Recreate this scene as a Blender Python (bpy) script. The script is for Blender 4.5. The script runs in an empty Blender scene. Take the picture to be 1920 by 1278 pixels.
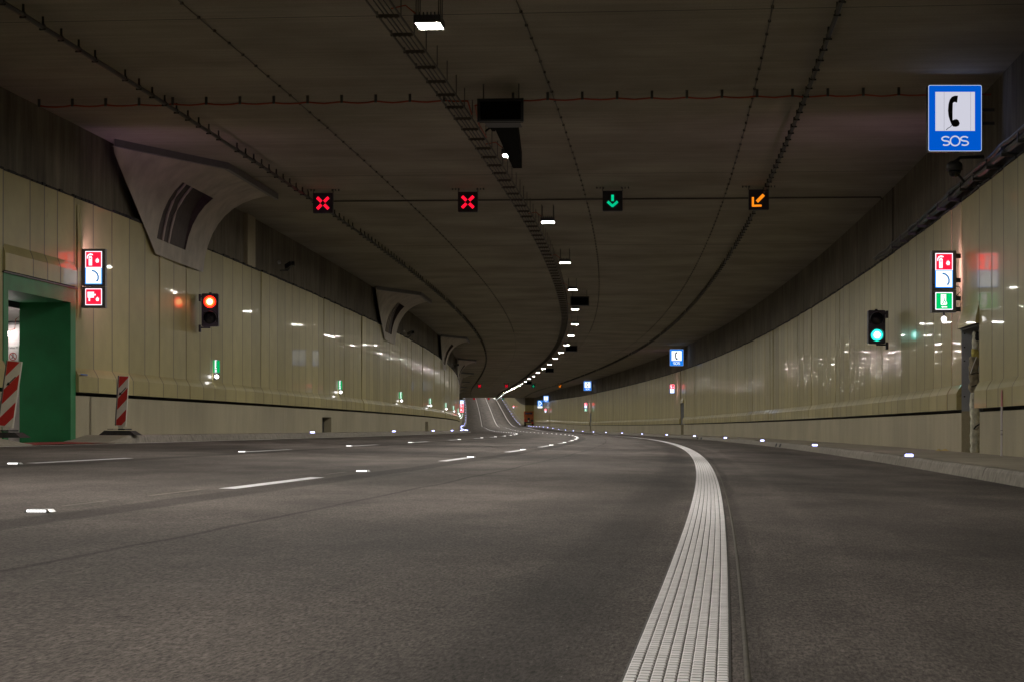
import bpy, bmesh, math, random
import numpy as np
from mathutils import Vector, Matrix

SC = bpy.context.scene
COL = SC.collection
random.seed(7)

# ------------------------------------------------------------------ camera, world, exposure
CAM_H = 0.5187
cam_data = bpy.data.cameras.new("camera")
cam = bpy.data.objects.new("camera", cam_data)
COL.objects.link(cam)
cam.location = (0, 0, CAM_H)
cam.rotation_euler = (math.radians(90), 0, 0)
cam_data.sensor_width = 36.0
cam_data.lens = 70.0
cam_data.shift_y = 163.35 / 1920
cam_data.clip_start = 0.05
cam_data.clip_end = 2500
SC.camera = cam

world = bpy.data.worlds.new("World")
SC.world = world
world.use_nodes = True
wn = world.node_tree
bg = wn.nodes["Background"]
sky = wn.nodes.new("ShaderNodeTexSky")
sky.sky_type = 'NISHITA'
sky.sun_disc = False
sky.sun_elevation = math.radians(-4)
sky.sun_rotation = math.radians(200)
wn.links.new(sky.outputs[0], bg.inputs[0])
bg.inputs[1].default_value = 0.05          # night outside; the tunnel is lit by its own lamps

SC.view_settings.view_transform = 'Standard'
SC.view_settings.look = 'None'
SC.view_settings.gamma = 1.0
SC.view_settings.exposure = 0.0
SC.view_settings.use_curve_mapping = False
SC.render.engine = 'CYCLES'
SC.cycles.use_denoising = True
SC.cycles.max_bounces = 8
SC.cycles.diffuse_bounces = 5
SC.cycles.glossy_bounces = 4
SC.cycles.sample_clamp_indirect = 3.0
SC.cycles.blur_glossy = 0.3
SC.cycles.caustics_reflective = True

LUM_POWER = 1050.0      # radiance of a luminaire's diffuser

# ------------------------------------------------------------------ tunnel axis (the rumble strip), plan curve and grade
X0, TH0, CROSS, CFAR = -0.115522, 0.112291, 0.021895, 0.390
KS = [0, 40, 80, 120, 160, 220, 300, 500, 900]
KV = [.0009, .000912, .000706, .000754, .000556, .000086, -.000154, .00007, -.000023]
GS = [0, 60, 120, 180, 240, 300, 340, 380, 420, 460, 500, 560, 900]
GV = [.000189, -.000076, -.00026, .000324, .001749, .007925, .005729, .000543, .004604, .016102, .027797, .044517, .063349]
DS = 0.5
SG = np.arange(0, 900.01, DS)
_k = np.interp(SG, KS, KV)
_g = np.interp(SG, GS, GV)
TH = TH0 - np.concatenate([[0], np.cumsum((_k[1:] + _k[:-1]) / 2 * DS)])
ZC = np.concatenate([[0], np.cumsum((_g[1:] + _g[:-1]) / 2 * DS)])
_m = (TH[1:] + TH[:-1]) / 2
XC = X0 + np.concatenate([[0], np.cumsum(np.sin(_m) * DS)])
YC = np.concatenate([[0], np.cumsum(np.cos(_m) * DS)])


def axis(s):
    if s < 0:
        return X0 + s * math.sin(TH0), s * math.cos(TH0), 0.0, TH0
    return (float(np.interp(s, SG, XC)), float(np.interp(s, SG, YC)),
            float(np.interp(s, SG, ZC)), float(np.interp(s, SG, TH)))


def P(s, d, h):
    x, y, z, t = axis(s)
    return Vector((x + d * math.cos(t), y - d * math.sin(t), z + h))


def cross(s):
    return CROSS * float(np.interp(s, [0, 150, 300, 900], [1, 1, CFAR, CFAR]))


def rz(s, d):
    """height of the carriageway above the axis"""
    return -cross(s) * d


def lumd(s):
    return float(np.interp(s, [0, 26, 60, 100, 140, 190, 230, 300, 900], [-3.7, -3.65, -3.54, -3.57, -3.85, -4.1, -3.9, -3.6, -3.6]))


RL, RR = -10.79, 3.11           # carriageway edges
WL, WR = -11.7, 4.85            # faces of the panel cladding
CEIL = 6.32
S_END = 455.0                   # the bay on the right ends here
WR2, RR2 = 2.9, 1.9             # right wall and kerb beyond it

# ------------------------------------------------------------------ materials


def nodes_of(name):
    m = bpy.data.materials.new(name)
    m.use_nodes = True
    nt = m.node_tree
    return m, nt, nt.nodes["Principled BSDF"]


def plain(name, col, rough=0.5, metal=0.0, noise=0.0, scale=8.0, bump=0.0, spec=None):
    m, nt, b = nodes_of(name)
    b.inputs["Base Color"].default_value = (*col, 1)
    b.inputs["Roughness"].default_value = rough
    b.inputs["Metallic"].default_value = metal
    if spec is not None:
        b.inputs["Specular IOR Level"].default_value = spec
    if noise or bump:
        tc = nt.nodes.new("ShaderNodeTexCoord")
        n = nt.nodes.new("ShaderNodeTexNoise")
        n.inputs["Scale"].default_value = scale
        n.inputs["Detail"].default_value = 6
        nt.links.new(tc.outputs["Object"], n.inputs["Vector"])
        if noise:
            r = nt.nodes.new("ShaderNodeMapRange")
            r.inputs["From Min"].default_value = 0.3
            r.inputs["From Max"].default_value = 0.7
            r.inputs["To Min"].default_value = 1 - noise
            r.inputs["To Max"].default_value = 1 + noise
            nt.links.new(n.outputs["Fac"], r.inputs["Value"])
            mx = nt.nodes.new("ShaderNodeVectorMath")
            mx.operation = 'SCALE'
            mx.inputs[0].default_value = col
            nt.links.new(r.outputs[0], mx.inputs["Scale"])
            nt.links.new(mx.outputs[0], b.inputs["Base Color"])
        if bump:
            bp = nt.nodes.new("ShaderNodeBump")
            bp.inputs["Strength"].default_value = bump
            bp.inputs["Distance"].default_value = 0.01
            nt.links.new(n.outputs["Fac"], bp.inputs["Height"])
            nt.links.new(bp.outputs[0], b.inputs["Normal"])
    return m


def glow(name, col, strength, sample=True):
    m = bpy.data.materials.new(name)
    m.use_nodes = True
    nt = m.node_tree
    nt.nodes.remove(nt.nodes["Principled BSDF"])
    e = nt.nodes.new("ShaderNodeEmission")
    e.inputs[0].default_value = (*col, 1)
    e.inputs[1].default_value = strength
    nt.links.new(e.outputs[0], nt.nodes["Material Output"].inputs[0])
    m.cycles.emission_sampling = 'FRONT' if sample else 'NONE'
    return m


class NT:
    """tiny node-writing helper"""

    def __init__(s, nt):
        s.nt = nt

    def new(s, t, **kw):
        n = s.nt.nodes.new(t)
        for k, v in kw.items():
            if k == 'inp':
                for a, b in v.items():
                    if hasattr(b, "is_output"):
                        s.nt.links.new(b, n.inputs[a])
                    else:
                        n.inputs[a].default_value = b
            else:
                setattr(n, k, v)
        return n

    def uv(s, sx=1, sy=1, sz=1):
        u = s.new("ShaderNodeUVMap")
        mp = s.new("ShaderNodeMapping", inp={"Vector": u.outputs[0], "Scale": (sx, sy, sz)})
        return mp.outputs[0]

    def noise(s, vec, scale, detail=4, rough=0.55):
        n = s.new("ShaderNodeTexNoise", inp={"Vector": vec, "Scale": scale, "Detail": detail, "Roughness": rough})
        return n.outputs["Fac"]

    def rng(s, v, a, b, c, d):
        return s.new("ShaderNodeMapRange", inp={"Value": v, "From Min": a, "From Max": b, "To Min": c, "To Max": d}).outputs[0]

    def math(s, op, a, b=0.0):
        return s.new("ShaderNodeMath", operation=op, inp={0: a, 1: b}).outputs[0]

    def scale(s, col, f):
        return s.new("ShaderNodeVectorMath", operation='SCALE', inp={0: col, "Scale": f}).outputs[0]

    def mix(s, f, a, b):
        n = s.new("ShaderNodeMix", data_type='RGBA')
        for i, v in ((0, f), (6, a), (7, b)):
            if hasattr(v, "is_output"):
                s.nt.links.new(v, n.inputs[i])
            else:
                n.inputs[i].default_value = v
        return n.outputs[2]


def asphalt():
    m, nt, b = nodes_of("asphalt")
    N = NT(nt)
    uv = N.uv()
    sep = N.new("ShaderNodeSeparateXYZ", inp={0: uv})
    d, s = sep.outputs[0], sep.outputs[1]
    wob = N.math('MULTIPLY', N.math('SUBTRACT', N.noise(N.uv(0, .25, 0), 1.0, 3), 0.5), 0.16)
    dd = N.math('ADD', d, wob)

    def band(c, w, soft):
        a = N.math('ABSOLUTE', N.math('SUBTRACT', dd, c))
        return N.rng(a, w, w + soft, 1.0, 0.0)
    grain = N.noise(N.uv(1, .2, 1), 105, 4, .75)
    clump = N.noise(N.uv(1, .22, 1), 26, 4, .65)
    big = N.noise(N.uv(.55, .12, 1), 1.4, 5, .6)
    patch = N.noise(N.uv(1.2, .5, 1), 1.1, 3, .5)
    v = N.math('MULTIPLY', N.rng(grain, .32, .68, .30, 1.7), N.rng(clump, .3, .7, .78, 1.22))
    v = N.math('MULTIPLY', v, N.rng(big, .34, .66, .62, 1.30))
    v = N.math('MULTIPLY', v, N.rng(patch, .42, .58, .84, 1.08))
    # paving seams and tyre-darkened strips beside the markings
    for c, w, so, k in ((-3.24, .10, .07, .55), (-6.72, .10, .07, .6), (-.38, .10, .14, .68), (.17, .02, .03, .7), (.55, .02, .10, 1.22), (-2.25, .008, .02, .55), (-1.5, .25, .5, 1.12), (1.9, .3, .5, .88), (-4.6, .3, .4, 1.1), (-5.9, .3, .4, .9)):
        v = N.math('MULTIPLY', v, N.rng(band(c, w, so), 0, 1, 1.0, k))
    col = N.scale((.122, .105, .0955), v)
    vor = N.new("ShaderNodeTexVoronoi", inp={"Vector": N.uv(1, .3, 1), "Scale": 60.0})
    sp = N.rng(vor.outputs["Distance"], .06, .13, .8, 0.0)
    pick = N.rng(N.new("ShaderNodeSeparateColor", inp={0: vor.outputs["Color"]}).outputs[0], .60, .66, 0, 1)
    col = N.mix(N.math('MULTIPLY', sp, pick), col, (.24, .225, .205, 1))
    nt.links.new(col, b.inputs["Base Color"])
    nt.links.new(N.rng(big, .3, .7, .78, .9), b.inputs["Roughness"])
    b.inputs["Specular IOR Level"].default_value = .18
    bp = N.new("ShaderNodeBump", inp={"Strength": .8, "Distance": .006, "Height": grain})
    nt.links.new(bp.outputs[0], b.inputs["Normal"])
    return m


def concrete(name, col, sx, sy, contrast, rough=.75, stain=.25, scale=1.0, spec=.3):
    """board-marked concrete; sx, sy stretch the grain along the sheet's two directions"""
    m, nt, b = nodes_of(name)
    N = NT(nt)
    st = N.noise(N.uv(sx, sy, 1), scale, 6, .62)
    cl = N.noise(N.uv(.35, .35, 1), 1.0, 4, .55)
    fine = N.noise(N.uv(1, 1, 1), 28, 4, .6)
    v = N.rng(st, .28, .72, 1 - contrast, 1 + contrast)
    v = N.math('MULTIPLY', v, N.rng(cl, .3, .7, 1 - stain, 1 + stain))
    v = N.math('MULTIPLY', v, N.rng(fine, .3, .7, .92, 1.08))
    nt.links.new(N.scale(col, v), b.inputs["Base Color"])
    b.inputs["Roughness"].default_value = rough
    b.inputs["Specular IOR Level"].default_value = spec
    bp = N.new("ShaderNodeBump", inp={"Strength": .35, "Distance": .006, "Height": st})
    nt.links.new(bp.outputs[0], b.inputs["Normal"])
    return m


def panel_mat():
    m, nt, b = nodes_of("enamel panel")
    N = NT(nt)
    tc = N.new("ShaderNodeTexCoord")
    oi = N.new("ShaderNodeObjectInfo")
    # every panel is a copy of one mesh: its random number shifts the grain so that no two match
    off = N.new("ShaderNodeCombineXYZ", inp={0: N.math('MULTIPLY', oi.outputs["Random"], 40.0), 1: N.math('MULTIPLY', oi.outputs["Random"], 91.0)})
    v0 = N.new("ShaderNodeVectorMath", operation='ADD', inp={0: tc.outputs["Object"], 1: off.outputs[0]}).outputs[0]
    mp = N.new("ShaderNodeMapping", inp={"Vector": v0, "Scale": (1, 2.6, .40)}).outputs[0]
    rip = N.noise(mp, 2.2, 3, .5)
    mp2 = N.new("ShaderNodeMapping", inp={"Vector": v0, "Scale": (1, 5, 2.2)}).outputs[0]
    rip2 = N.noise(mp2, 3.0, 2, .5)
    dirt = N.noise(v0, 1.6, 5, .6)
    v = N.math('MULTIPLY', N.rng(oi.outputs["Random"], 0, 1, .84, 1.10), N.rng(dirt, .3, .75, .88, 1.08))
    scuff = N.noise(N.new("ShaderNodeMapping", inp={"Vector": v0, "Scale": (1, 7, 1.5)}).outputs[0], 2.5, 3, .6)
    v = N.math('MULTIPLY', v, N.rng(scuff, .66, .76, 1.0, .72))
    nt.links.new(N.scale((.415, .362, .158), v), b.inputs["Base Color"])
    b.inputs["Roughness"].default_value = .42
    b.inputs["Specular IOR Level"].default_value = .2
    b.inputs["Coat Weight"].default_value = .20
    nt.links.new(N.rng(dirt, .3, .7, .02, .035), b.inputs["Coat Roughness"])
    h = N.math('ADD', N.math('MULTIPLY', rip, 1.0), N.math('MULTIPLY', rip2, .15))
    bp = N.new("ShaderNodeBump", inp={"Strength": 1.0, "Distance": .0011, "Height": h})
    nt.links.new(bp.outputs[0], b.inputs["Coat Normal"])
    bp2 = N.new("ShaderNodeBump", inp={"Strength": .3, "Distance": .004, "Height": h})
    nt.links.new(bp2.outputs[0], b.inputs["Normal"])
    return m


M = {}
M['asphalt'] = asphalt()
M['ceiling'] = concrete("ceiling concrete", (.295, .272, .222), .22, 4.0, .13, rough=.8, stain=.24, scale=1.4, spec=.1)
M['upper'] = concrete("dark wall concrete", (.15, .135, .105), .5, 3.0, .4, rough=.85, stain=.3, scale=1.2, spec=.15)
M['base'] = concrete("pale base concrete", (.39, .35, .24), .5, 2.4, .08, rough=.6, stain=.13, scale=1.3)
M['walk'] = concrete("walkway concrete", (.31, .28, .225), 1.2, 1.2, .16, rough=.8, stain=.15, scale=2.5)
M['kerb'] = plain("kerbstone concrete", (.235, .212, .175), .8, noise=.28, scale=9, bump=.3)
M['panel'] = panel_mat()
M['joint'] = plain("panel joint shade", (.17, .148, .085), .6)  # dark edge strip painted in for the contact shadow and gap between panels
M['gap'] = plain("shadow gap rubber", (.012, .012, .011), .8, noise=.2)
M['paint'] = plain("road marking paint", (.70, .70, .72), .6, noise=.08, scale=30, bump=.2)
M['worn'] = plain("worn edge line paint", (.56, .55, .53), .7, noise=.25, scale=4)
M['ghost'] = plain("worn off marking", (.17, .15, .12), .8, noise=.3, scale=6)
M['rib'] = plain("rumble strip plastic", (.87, .85, .87), .6, noise=.10, scale=14, bump=.25)
M['tar'] = plain("tar and groove shade", (.048, .042, .037), .55, noise=.3, scale=20, bump=.4)
M['bead'] = plain("dusty tar bead", (.075, .064, .048), .8, noise=.3, scale=20, bump=.4)
M['red_road'] = plain("red coated strip", (.30, .022, .018), .6, noise=.2, scale=5)
M['black'] = plain("black plastic", (.012, .012, .013), .45)
M['soot'] = plain("matt black horn", (.004, .004, .004), .9, spec=.1)
M['housing'] = plain("dark lamp housing", (.035, .036, .038), .5, noise=.1)
M['dark_metal'] = plain("dark galvanised metal", (.07, .07, .068), .5, metal=.5, noise=.15)
M['rod'] = plain("hanger rod metal", (.09, .085, .08), .5, metal=.4)
M['cable'] = plain("black cable", (.01, .01, .01), .5)
M['thin_cable'] = plain("thin dark cable", (.065, .057, .047), .6)
M['red_cable'] = plain("red heat detector cable", (.32, .042, .016), .5)
M['grey_box'] = plain("grey sign housing", (.14, .14, .15), .45, noise=.08)
M['steel'] = plain("stainless steel", (.45, .45, .45), .3, metal=1.0)
M['zinc'] = plain("grey zinc plate", (.33, .35, .38), .5, metal=.3, noise=.1, scale=3)
M['green'] = plain("green painted portal", (.014, .20, .066), .55, noise=.18, scale=2.2, bump=.12)
M['white_wall'] = plain("white corridor paint", (.68, .64, .63), .7, noise=.05)
M['fan'] = plain("cream fan cowl", (.40, .36, .295), .6, noise=.2, scale=2.2, bump=.1)
M['fan_dark'] = plain("fan throat", (.07, .052, .05), .7, noise=.2)
M['board_red'] = plain("red reflective sheet", (.50, .022, .02), .4)
M['board_white'] = plain("white reflective sheet", (.66, .63, .55), .45, noise=.07, scale=6)
M['rubber'] = plain("black rubber foot", (.028, .027, .028), .6, noise=.35, scale=10, bump=.4)
M['print'] = plain("black print", (.015, .015, .015), .6)
M['paper'] = plain("white notice paper", (.75, .74, .72), .7)
M['foam'] = plain("crusted sealing foam", (.55, .53, .42), .9, noise=.45, scale=9, bump=.9)
M['foam_y'] = plain("fresh yellow foam", (.46, .38, .10), .9, noise=.4, scale=12, bump=.9)
M['foam_b'] = plain("brown rotten wrapping", (.26, .22, .15), .95, noise=.5, scale=10, bump=.9)
M['rag'] = plain("yellow rag", (.50, .40, .16), .9, noise=.2)
M['blue_tape'] = plain("blue tape", (.02, .12, .42), .5)
M['stick_white'] = plain("white stick", (.62, .58, .60), .5)
M['stick_pink'] = plain("pink stick end", (.60, .26, .30), .5)
M['orange'] = plain("dirty orange paint", (.50, .13, .02), .5, noise=.3, scale=2)
M['tyre'] = plain("tyre rubber", (.015, .015, .015), .8)
M['glass_dark'] = plain("dark cab glass", (.02, .02, .025), .1)
M['dome'] = plain("smoked dome glass", (.01, .01, .012), .08)

M['e_lum'] = glow("luminaire diffuser", (1.0, .945, .86), LUM_POWER)
M['e_white'] = glow("sign light white", (.97, .90, 1.0), 1.5)
M['e_back'] = glow("added rear glow", (1.0, .55, .95), 30.0)
M['e_phone'] = glow("phone panel white", (.86, .92, 1.0), 1.7)
M['e_sos_white'] = glow("phone sign white", (.80, .80, .92), .78, False)
M['e_sos_far'] = glow("far phone sign white", (.85, .92, 1.0), 1.6, False)
M['e_blue'] = glow("phone sign blue", (.0, .11, .68), .85, False)
M['e_blue_far'] = glow("far phone sign blue", (.01, .22, .85), 1.0, False)
M['e_rim'] = glow("sign rim white", (.60, .75, 1.0), .85, False)
M['e_redp'] = glow("sign light red", (1.0, .0030, .012), 5.0)
M['e_bluep'] = glow("sign light blue", (.03, .30, 1.0), 1.6)
M['e_tint'] = glow("pale blue symbol", (.04, .26, .62), .7, False)
M['e_greenp'] = glow("sign light green", (.0, .62, .16), 1.0)
M['e_redx'] = glow("red signal dots", (1.0, .006, .03), 1.5, False)
M['e_greenx'] = glow("green signal dots", (.0, .78, .36), .95, False)
M['e_orangex'] = glow("orange signal dots", (1.0, .26, .01), 1.2, False)
M['e_redl'] = glow("red lamp lens", (1.0, .030, .006), 9.0)
M['e_redc'] = glow("red lamp core", (1.0, .42, .14), 9.0)
M['e_greenc'] = glow("green lamp core", (.5, 1.0, .92), 9.0)
M['e_redr'] = glow("red lamp rim", (1.0, .012, .004), 4.0)
M['e_greenr'] = glow("green lamp rim", (.01, 1.0, .78), 1.1)
M['e_greenl'] = glow("green lamp lens", (.06, 1.0, .80), 3.0)
M['e_stud'] = glow("white stud light", (1.0, .97, .94), 3.5, False)
M['e_kerb'] = glow("bluish kerb light", (.40, .43, 1.0), 13.0, False)
M['e_evac'] = glow("escape marker green", (.0, .60, .17), .75, False)
M['e_evlamp'] = glow("escape marker lamp", (1.0, .97, .93), 9.0)
M['e_evlamp_far'] = glow("far escape marker lamp", (1.0, .97, .93), 5.0, False)
M['e_corr'] = glow("corridor lamp", (1.0, .88, .86), 34.0)
M['e_spot'] = glow("small white lamp", (1.0, .96, .93), 8.0, False)

# ------------------------------------------------------------------ mesh builder


class MB:
    def __init__(s):
        s.v, s.f, s.m, s.uv, s.mats = [], [], [], [], []
        s.smooth = False

    def mat(s, key):
        m = M[key] if isinstance(key, str) else key
        if m not in s.mats:
            s.mats.append(m)
        return s.mats.index(m)

    def quad(s, pts, key, uv=None):
        i = len(s.v)
        s.v += [tuple(p) for p in pts]
        s.f.append(tuple(range(i, i + len(pts))))
        s.m.append(s.mat(key))
        s.uv.append(uv if uv else [(p[0], p[1]) for p in pts])

    def box(s, x0, x1, y0, y1, z0, z1, key, T=None):
        c = [(x0, y0, z0), (x1, y0, z0), (x1, y1, z0), (x0, y1, z0), (x0, y0, z1), (x1, y0, z1), (x1, y1, z1), (x0, y1, z1)]
        if T is not None:
            c = [tuple(T @ Vector(p)) for p in c]
        i = len(s.v)
        s.v += c
        k = s.mat(key)
        for f in ((3, 2, 1, 0), (4, 5, 6, 7), (0, 1, 5, 4), (1, 2, 6, 5), (2, 3, 7, 6), (3, 0, 4, 7)):
            s.f.append(tuple(i + a for a in f))
            s.m.append(k)
            s.uv.append([(c[a][1], c[a][2]) for a in f])

    def prism(s, poly, y0, y1, key, fn=None):
        """outline in x,z (counter-clockwise seen from -y), from y0 (front) to y1 (back)"""
        a = sum(poly[k][0] * poly[(k + 1) % len(poly)][1] - poly[(k + 1) % len(poly)][0] * poly[k][1] for k in range(len(poly)))
        if a < 0:
            poly = poly[::-1]
        fn = fn or (lambda x, y, z: (x, y, z))
        i, n = len(s.v), len(poly)
        s.v += [fn(x, y0, z) for x, z in poly] + [fn(x, y1, z) for x, z in poly]
        k = s.mat(key)
        s.f.append(tuple(range(i, i + n)))
        s.m.append(k)
        s.uv.append(list(poly))
        s.f.append(tuple(range(i + 2 * n - 1, i + n - 1, -1)))
        s.m.append(k)
        s.uv.append(list(poly))
        for j in range(n):
            q = (j + 1) % n
            s.f.append((i + q, i + j, i + n + j, i + n + q))
            s.m.append(k)
            s.uv.append([(0, 0)] * 4)

    def tube(s, path, r, key, n=6, cap=True):
        path = [Vector(p) for p in path]
        rings = []
        k = s.mat(key)
        for j, p in enumerate(path):
            t = (path[min(j + 1, len(path) - 1)] - path[max(j - 1, 0)]).normalized()
            up = Vector((0, 0, 1)) if abs(t.z) < .9 else Vector((1, 0, 0))
            a = t.cross(up).normalized()
            b = t.cross(a)
            rr = r[j] if isinstance(r, (list, tuple)) else r
            i = len(s.v)
            for q in range(n):
                an = 2 * math.pi * q / n
                s.v.append(tuple(p + a * (rr * math.cos(an)) + b * (rr * math.sin(an))))
            rings.append(i)
        for a, b in zip(rings, rings[1:]):
            for q in range(n):
                q2 = (q + 1) % n
                s.f.append((a + q, a + q2, b + q2, b + q))
                s.m.append(k)
                s.uv.append([(0, 0)] * 4)
        if cap:
            s.f.append(tuple(rings[0] + q for q in range(n))[::-1])
            s.f.append(tuple(rings[-1] + q for q in range(n)))
            s.m += [k, k]
            s.uv += [[(0, 0)] * n] * 2

    def sweep(s, prof, ss, key, hfun=None):
        """prof: list of (d, h) from one side to the other; hfun(s, d, h) gives the height"""
        i = len(s.v)
        n = len(prof)
        L = [0]
        for a, b in zip(prof, prof[1:]):
            L.append(L[-1] + math.hypot(b[0] - a[0], b[1] - a[1]))
        flat = max(p[1] for p in prof) - min(p[1] for p in prof) < .02
        u = [p[0] for p in prof] if flat else L
        for q in ss:
            for d, h in prof:
                s.v.append(tuple(P(q, d, hfun(q, d, h) if hfun else h)))
        k = s.mat(key)
        for a in range(len(ss) - 1):
            for b in range(n - 1):
                s.f.append((i + a * n + b, i + a * n + b + 1, i + (a + 1) * n + b + 1, i + (a + 1) * n + b))
                s.m.append(k)
                s.uv.append([(u[b], ss[a]), (u[b + 1], ss[a]), (u[b + 1], ss[a + 1]), (u[b], ss[a + 1])])

    def mesh(s, name):
        me = bpy.data.meshes.new(name)
        me.from_pydata(s.v, [], s.f)
        for m in s.mats:
            me.materials.append(m)
        me.polygons.foreach_set("material_index", s.m)
        uvl = me.uv_layers.new(name="UVMap")
        flat = [c for f in s.uv for p in f for c in p]
        uvl.data.foreach_set("uv", flat)
        if s.smooth:
            me.polygons.foreach_set("use_smooth", [True] * len(me.polygons))
        me.update()
        return me

    def build(s, name, parent=None, loc=None, rot=None):
        return link(name, s.mesh(name), parent, loc, rot)


def link(name, me, parent=None, loc=None, rot=None):
    o = bpy.data.objects.new(name, me)
    COL.objects.link(o)
    if parent is not None:
        o.parent = parent
    if loc is not None:
        o.location = loc
    if rot is not None:
        o.rotation_euler = rot
    return o


def tag(o, label=None, cat=None, group=None, kind=None):
    if label:
        o["label"] = label
    if cat:
        o["category"] = cat
    if group:
        o["group"] = group
    if kind:
        o["kind"] = kind
    return o


def thing(name, label, cat, loc=(0, 0, 0), rz_=0.0, group=None):
    o = bpy.data.objects.new(name, None)
    o.empty_display_size = .2
    COL.objects.link(o)
    o.location = loc
    o.rotation_euler = (0, 0, rz_)
    return tag(o, label, cat, group)


def at(name, label, cat, s, d, h, group=None, turn=True):
    return thing(name, label, cat, P(s, d, h), -axis(s)[3] if turn else 0.0, group)


def place(o, s, d, h, turn=True):
    o.location = P(s, d, h)
    o.rotation_euler = (0, 0, -axis(s)[3] if turn else 0.0)


def copy_tree(o, parent=None):
    c = o.copy()
    COL.objects.link(c)
    c.parent = parent
    for ch in list(o.children):
        k = copy_tree(ch, c)
        k.matrix_parent_inverse = ch.matrix_parent_inverse
    return c


ONES = "zeroth first second third fourth fifth sixth seventh eighth ninth tenth eleventh twelfth thirteenth fourteenth fifteenth sixteenth seventeenth eighteenth nineteenth".split()
TENS = {20: ("twentieth", "twenty"), 30: ("thirtieth", "thirty"), 40: ("fortieth", "forty"), 50: ("fiftieth", "fifty")}


def nth(n):
    if n < 20:
        return ONES[n]
    t = n // 10 * 10
    return TENS[t][0] if n == t else TENS[t][1] + "-" + ONES[n - t]


def steps(a, b, near=3.0, far=8.0):
    out = [a]
    while out[-1] < b - 1e-6:
        q = out[-1]
        st = near if q < 200 else far
        out.append(min(b, q + st))
    return out


def circle(cx, cz, r, n=20, a0=0, a1=360):
    full = abs(a1 - a0) >= 360
    k = n if full else n + 1
    return [(cx + r * math.cos(math.radians(a0 + (a1 - a0) * i / n)), cz + r * math.sin(math.radians(a0 + (a1 - a0) * i / n))) for i in range(k)]


def rrect(x0, x1, z0, z1, r, n=4):
    out = []
    for cx, cz, a in ((x1 - r, z1 - r, 0), (x0 + r, z1 - r, 90), (x0 + r, z0 + r, 180), (x1 - r, z0 + r, 270)):
        out += circle(cx, cz, r, n, a, a + 90)
    return out


def stroke(pts, w):
    """a bent bar of width w as one outline"""
    L, R = [], []
    for i, p in enumerate(pts):
        a = pts[max(i - 1, 0)]
        b = pts[min(i + 1, len(pts) - 1)]
        dx, dz = b[0] - a[0], b[1] - a[1]
        l = math.hypot(dx, dz) or 1
        nx, nz = -dz / l * w / 2, dx / l * w / 2
        L.append((p[0] + nx, p[1] + nz))
        R.append((p[0] - nx, p[1] - nz))
    return L + R[::-1]


def strokes(mb, pts, w, y0, y1, key):
    for a, b in zip(pts, pts[1:]):
        dx, dz = b[0] - a[0], b[1] - a[1]
        l = math.hypot(dx, dz) or 1
        e = w * .25 / l
        mb.prism(stroke([(a[0] - dx * e, a[1] - dz * e), (b[0] + dx * e, b[1] + dz * e)], w), y0, y1, key)


def text_mesh(txt, size, key, extrude=.001, bold=0.0):
    cu = bpy.data.curves.new("text", 'FONT')
    cu.body = txt
    cu.size = size
    cu.extrude = extrude
    cu.offset = bold
    cu.align_x = 'CENTER'
    cu.align_y = 'CENTER'
    cu.resolution_u = 3
    o = bpy.data.objects.new("text", cu)
    COL.objects.link(o)
    dg = bpy.context.evaluated_depsgraph_get()
    dg.update()
    me = bpy.data.meshes.new_from_object(o.evaluated_get(dg))
    bpy.data.objects.remove(o)
    bpy.data.curves.remove(cu)
    me.transform(Matrix.Rotation(math.radians(90), 4, 'X'))
    me.materials.clear()
    me.materials.append(M[key])
    return me


# ================================================================== ROAD
S0, S1 = -60.0, 860.0
SS = steps(S0, S1)


def road_edge_r(s):
    return RR if s < S_END else RR2


mb = MB()
mb.sweep([(RL - .02, 0), (-8.5, 0), (-5.2, 0), (-1.7, 0), (0, 0), (RR + .02, 0)], SS, 'asphalt', lambda s, d, h: rz(s, d))
road = tag(mb.build("road"), "dark grey asphalt carriageway of four lanes curving to the left", None, None, "structure")

# white edge line along the left kerb
mb = MB()
mb.sweep([(-10.72, 0), (-10.58, 0)], steps(-60, 700), 'worn', lambda s, d, h: rz(s, d) + .004)
mb.build("edge_line", road)

# lane dashes


def dash(s0, s1, d, key='paint', w=.125):
    b = MB()
    b.sweep([(d - w / 2, 0), (d + w / 2, 0)], [s0 + (s1 - s0) * i / 3 for i in range(4)], key, lambda s, dd, h: rz(s, dd) + .004)
    return b.build("lane_dash", road)


L2, L1 = -3.4746, -6.9746
d2 = [(14.2, 17.6), (26.4, 29.7), (36.4, 40.3), (46.2, 51.3), (57.2, 61.5)]
q = 67.6
while q < 420:
    d2.append((q, q + 4.0))
    q += 10.5
for a, b in d2:
    dash(a, b, L2)
d1 = [(9.8, 13.4), (20.1, 23.7), (30.2, 33.7), (40.4, 44.1), (50.6, 54.5), (60.7, 64.2), (71.3, 75.2)]
q = 81.6
while q < 400:
    d1.append((q, q + 4.0))
    q += 10.5
for a, b in d1:
    dash(a, b, L1)
# thin remains of an older line beside the near dashes
for a, b in ((10.9, 11.7), (12.6, 13.9), (18.6, 19.7)):
    dash(a, b, L2 - .12, 'ghost', .035)
for d in (L2, L1):
    b = MB()
    b.sweep([(d - .07, 0), (d + .07, 0)], steps(405, 840), 'worn', lambda s, dd, h: rz(s, dd) + .004)
    b.build("edge_line", road)

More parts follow.
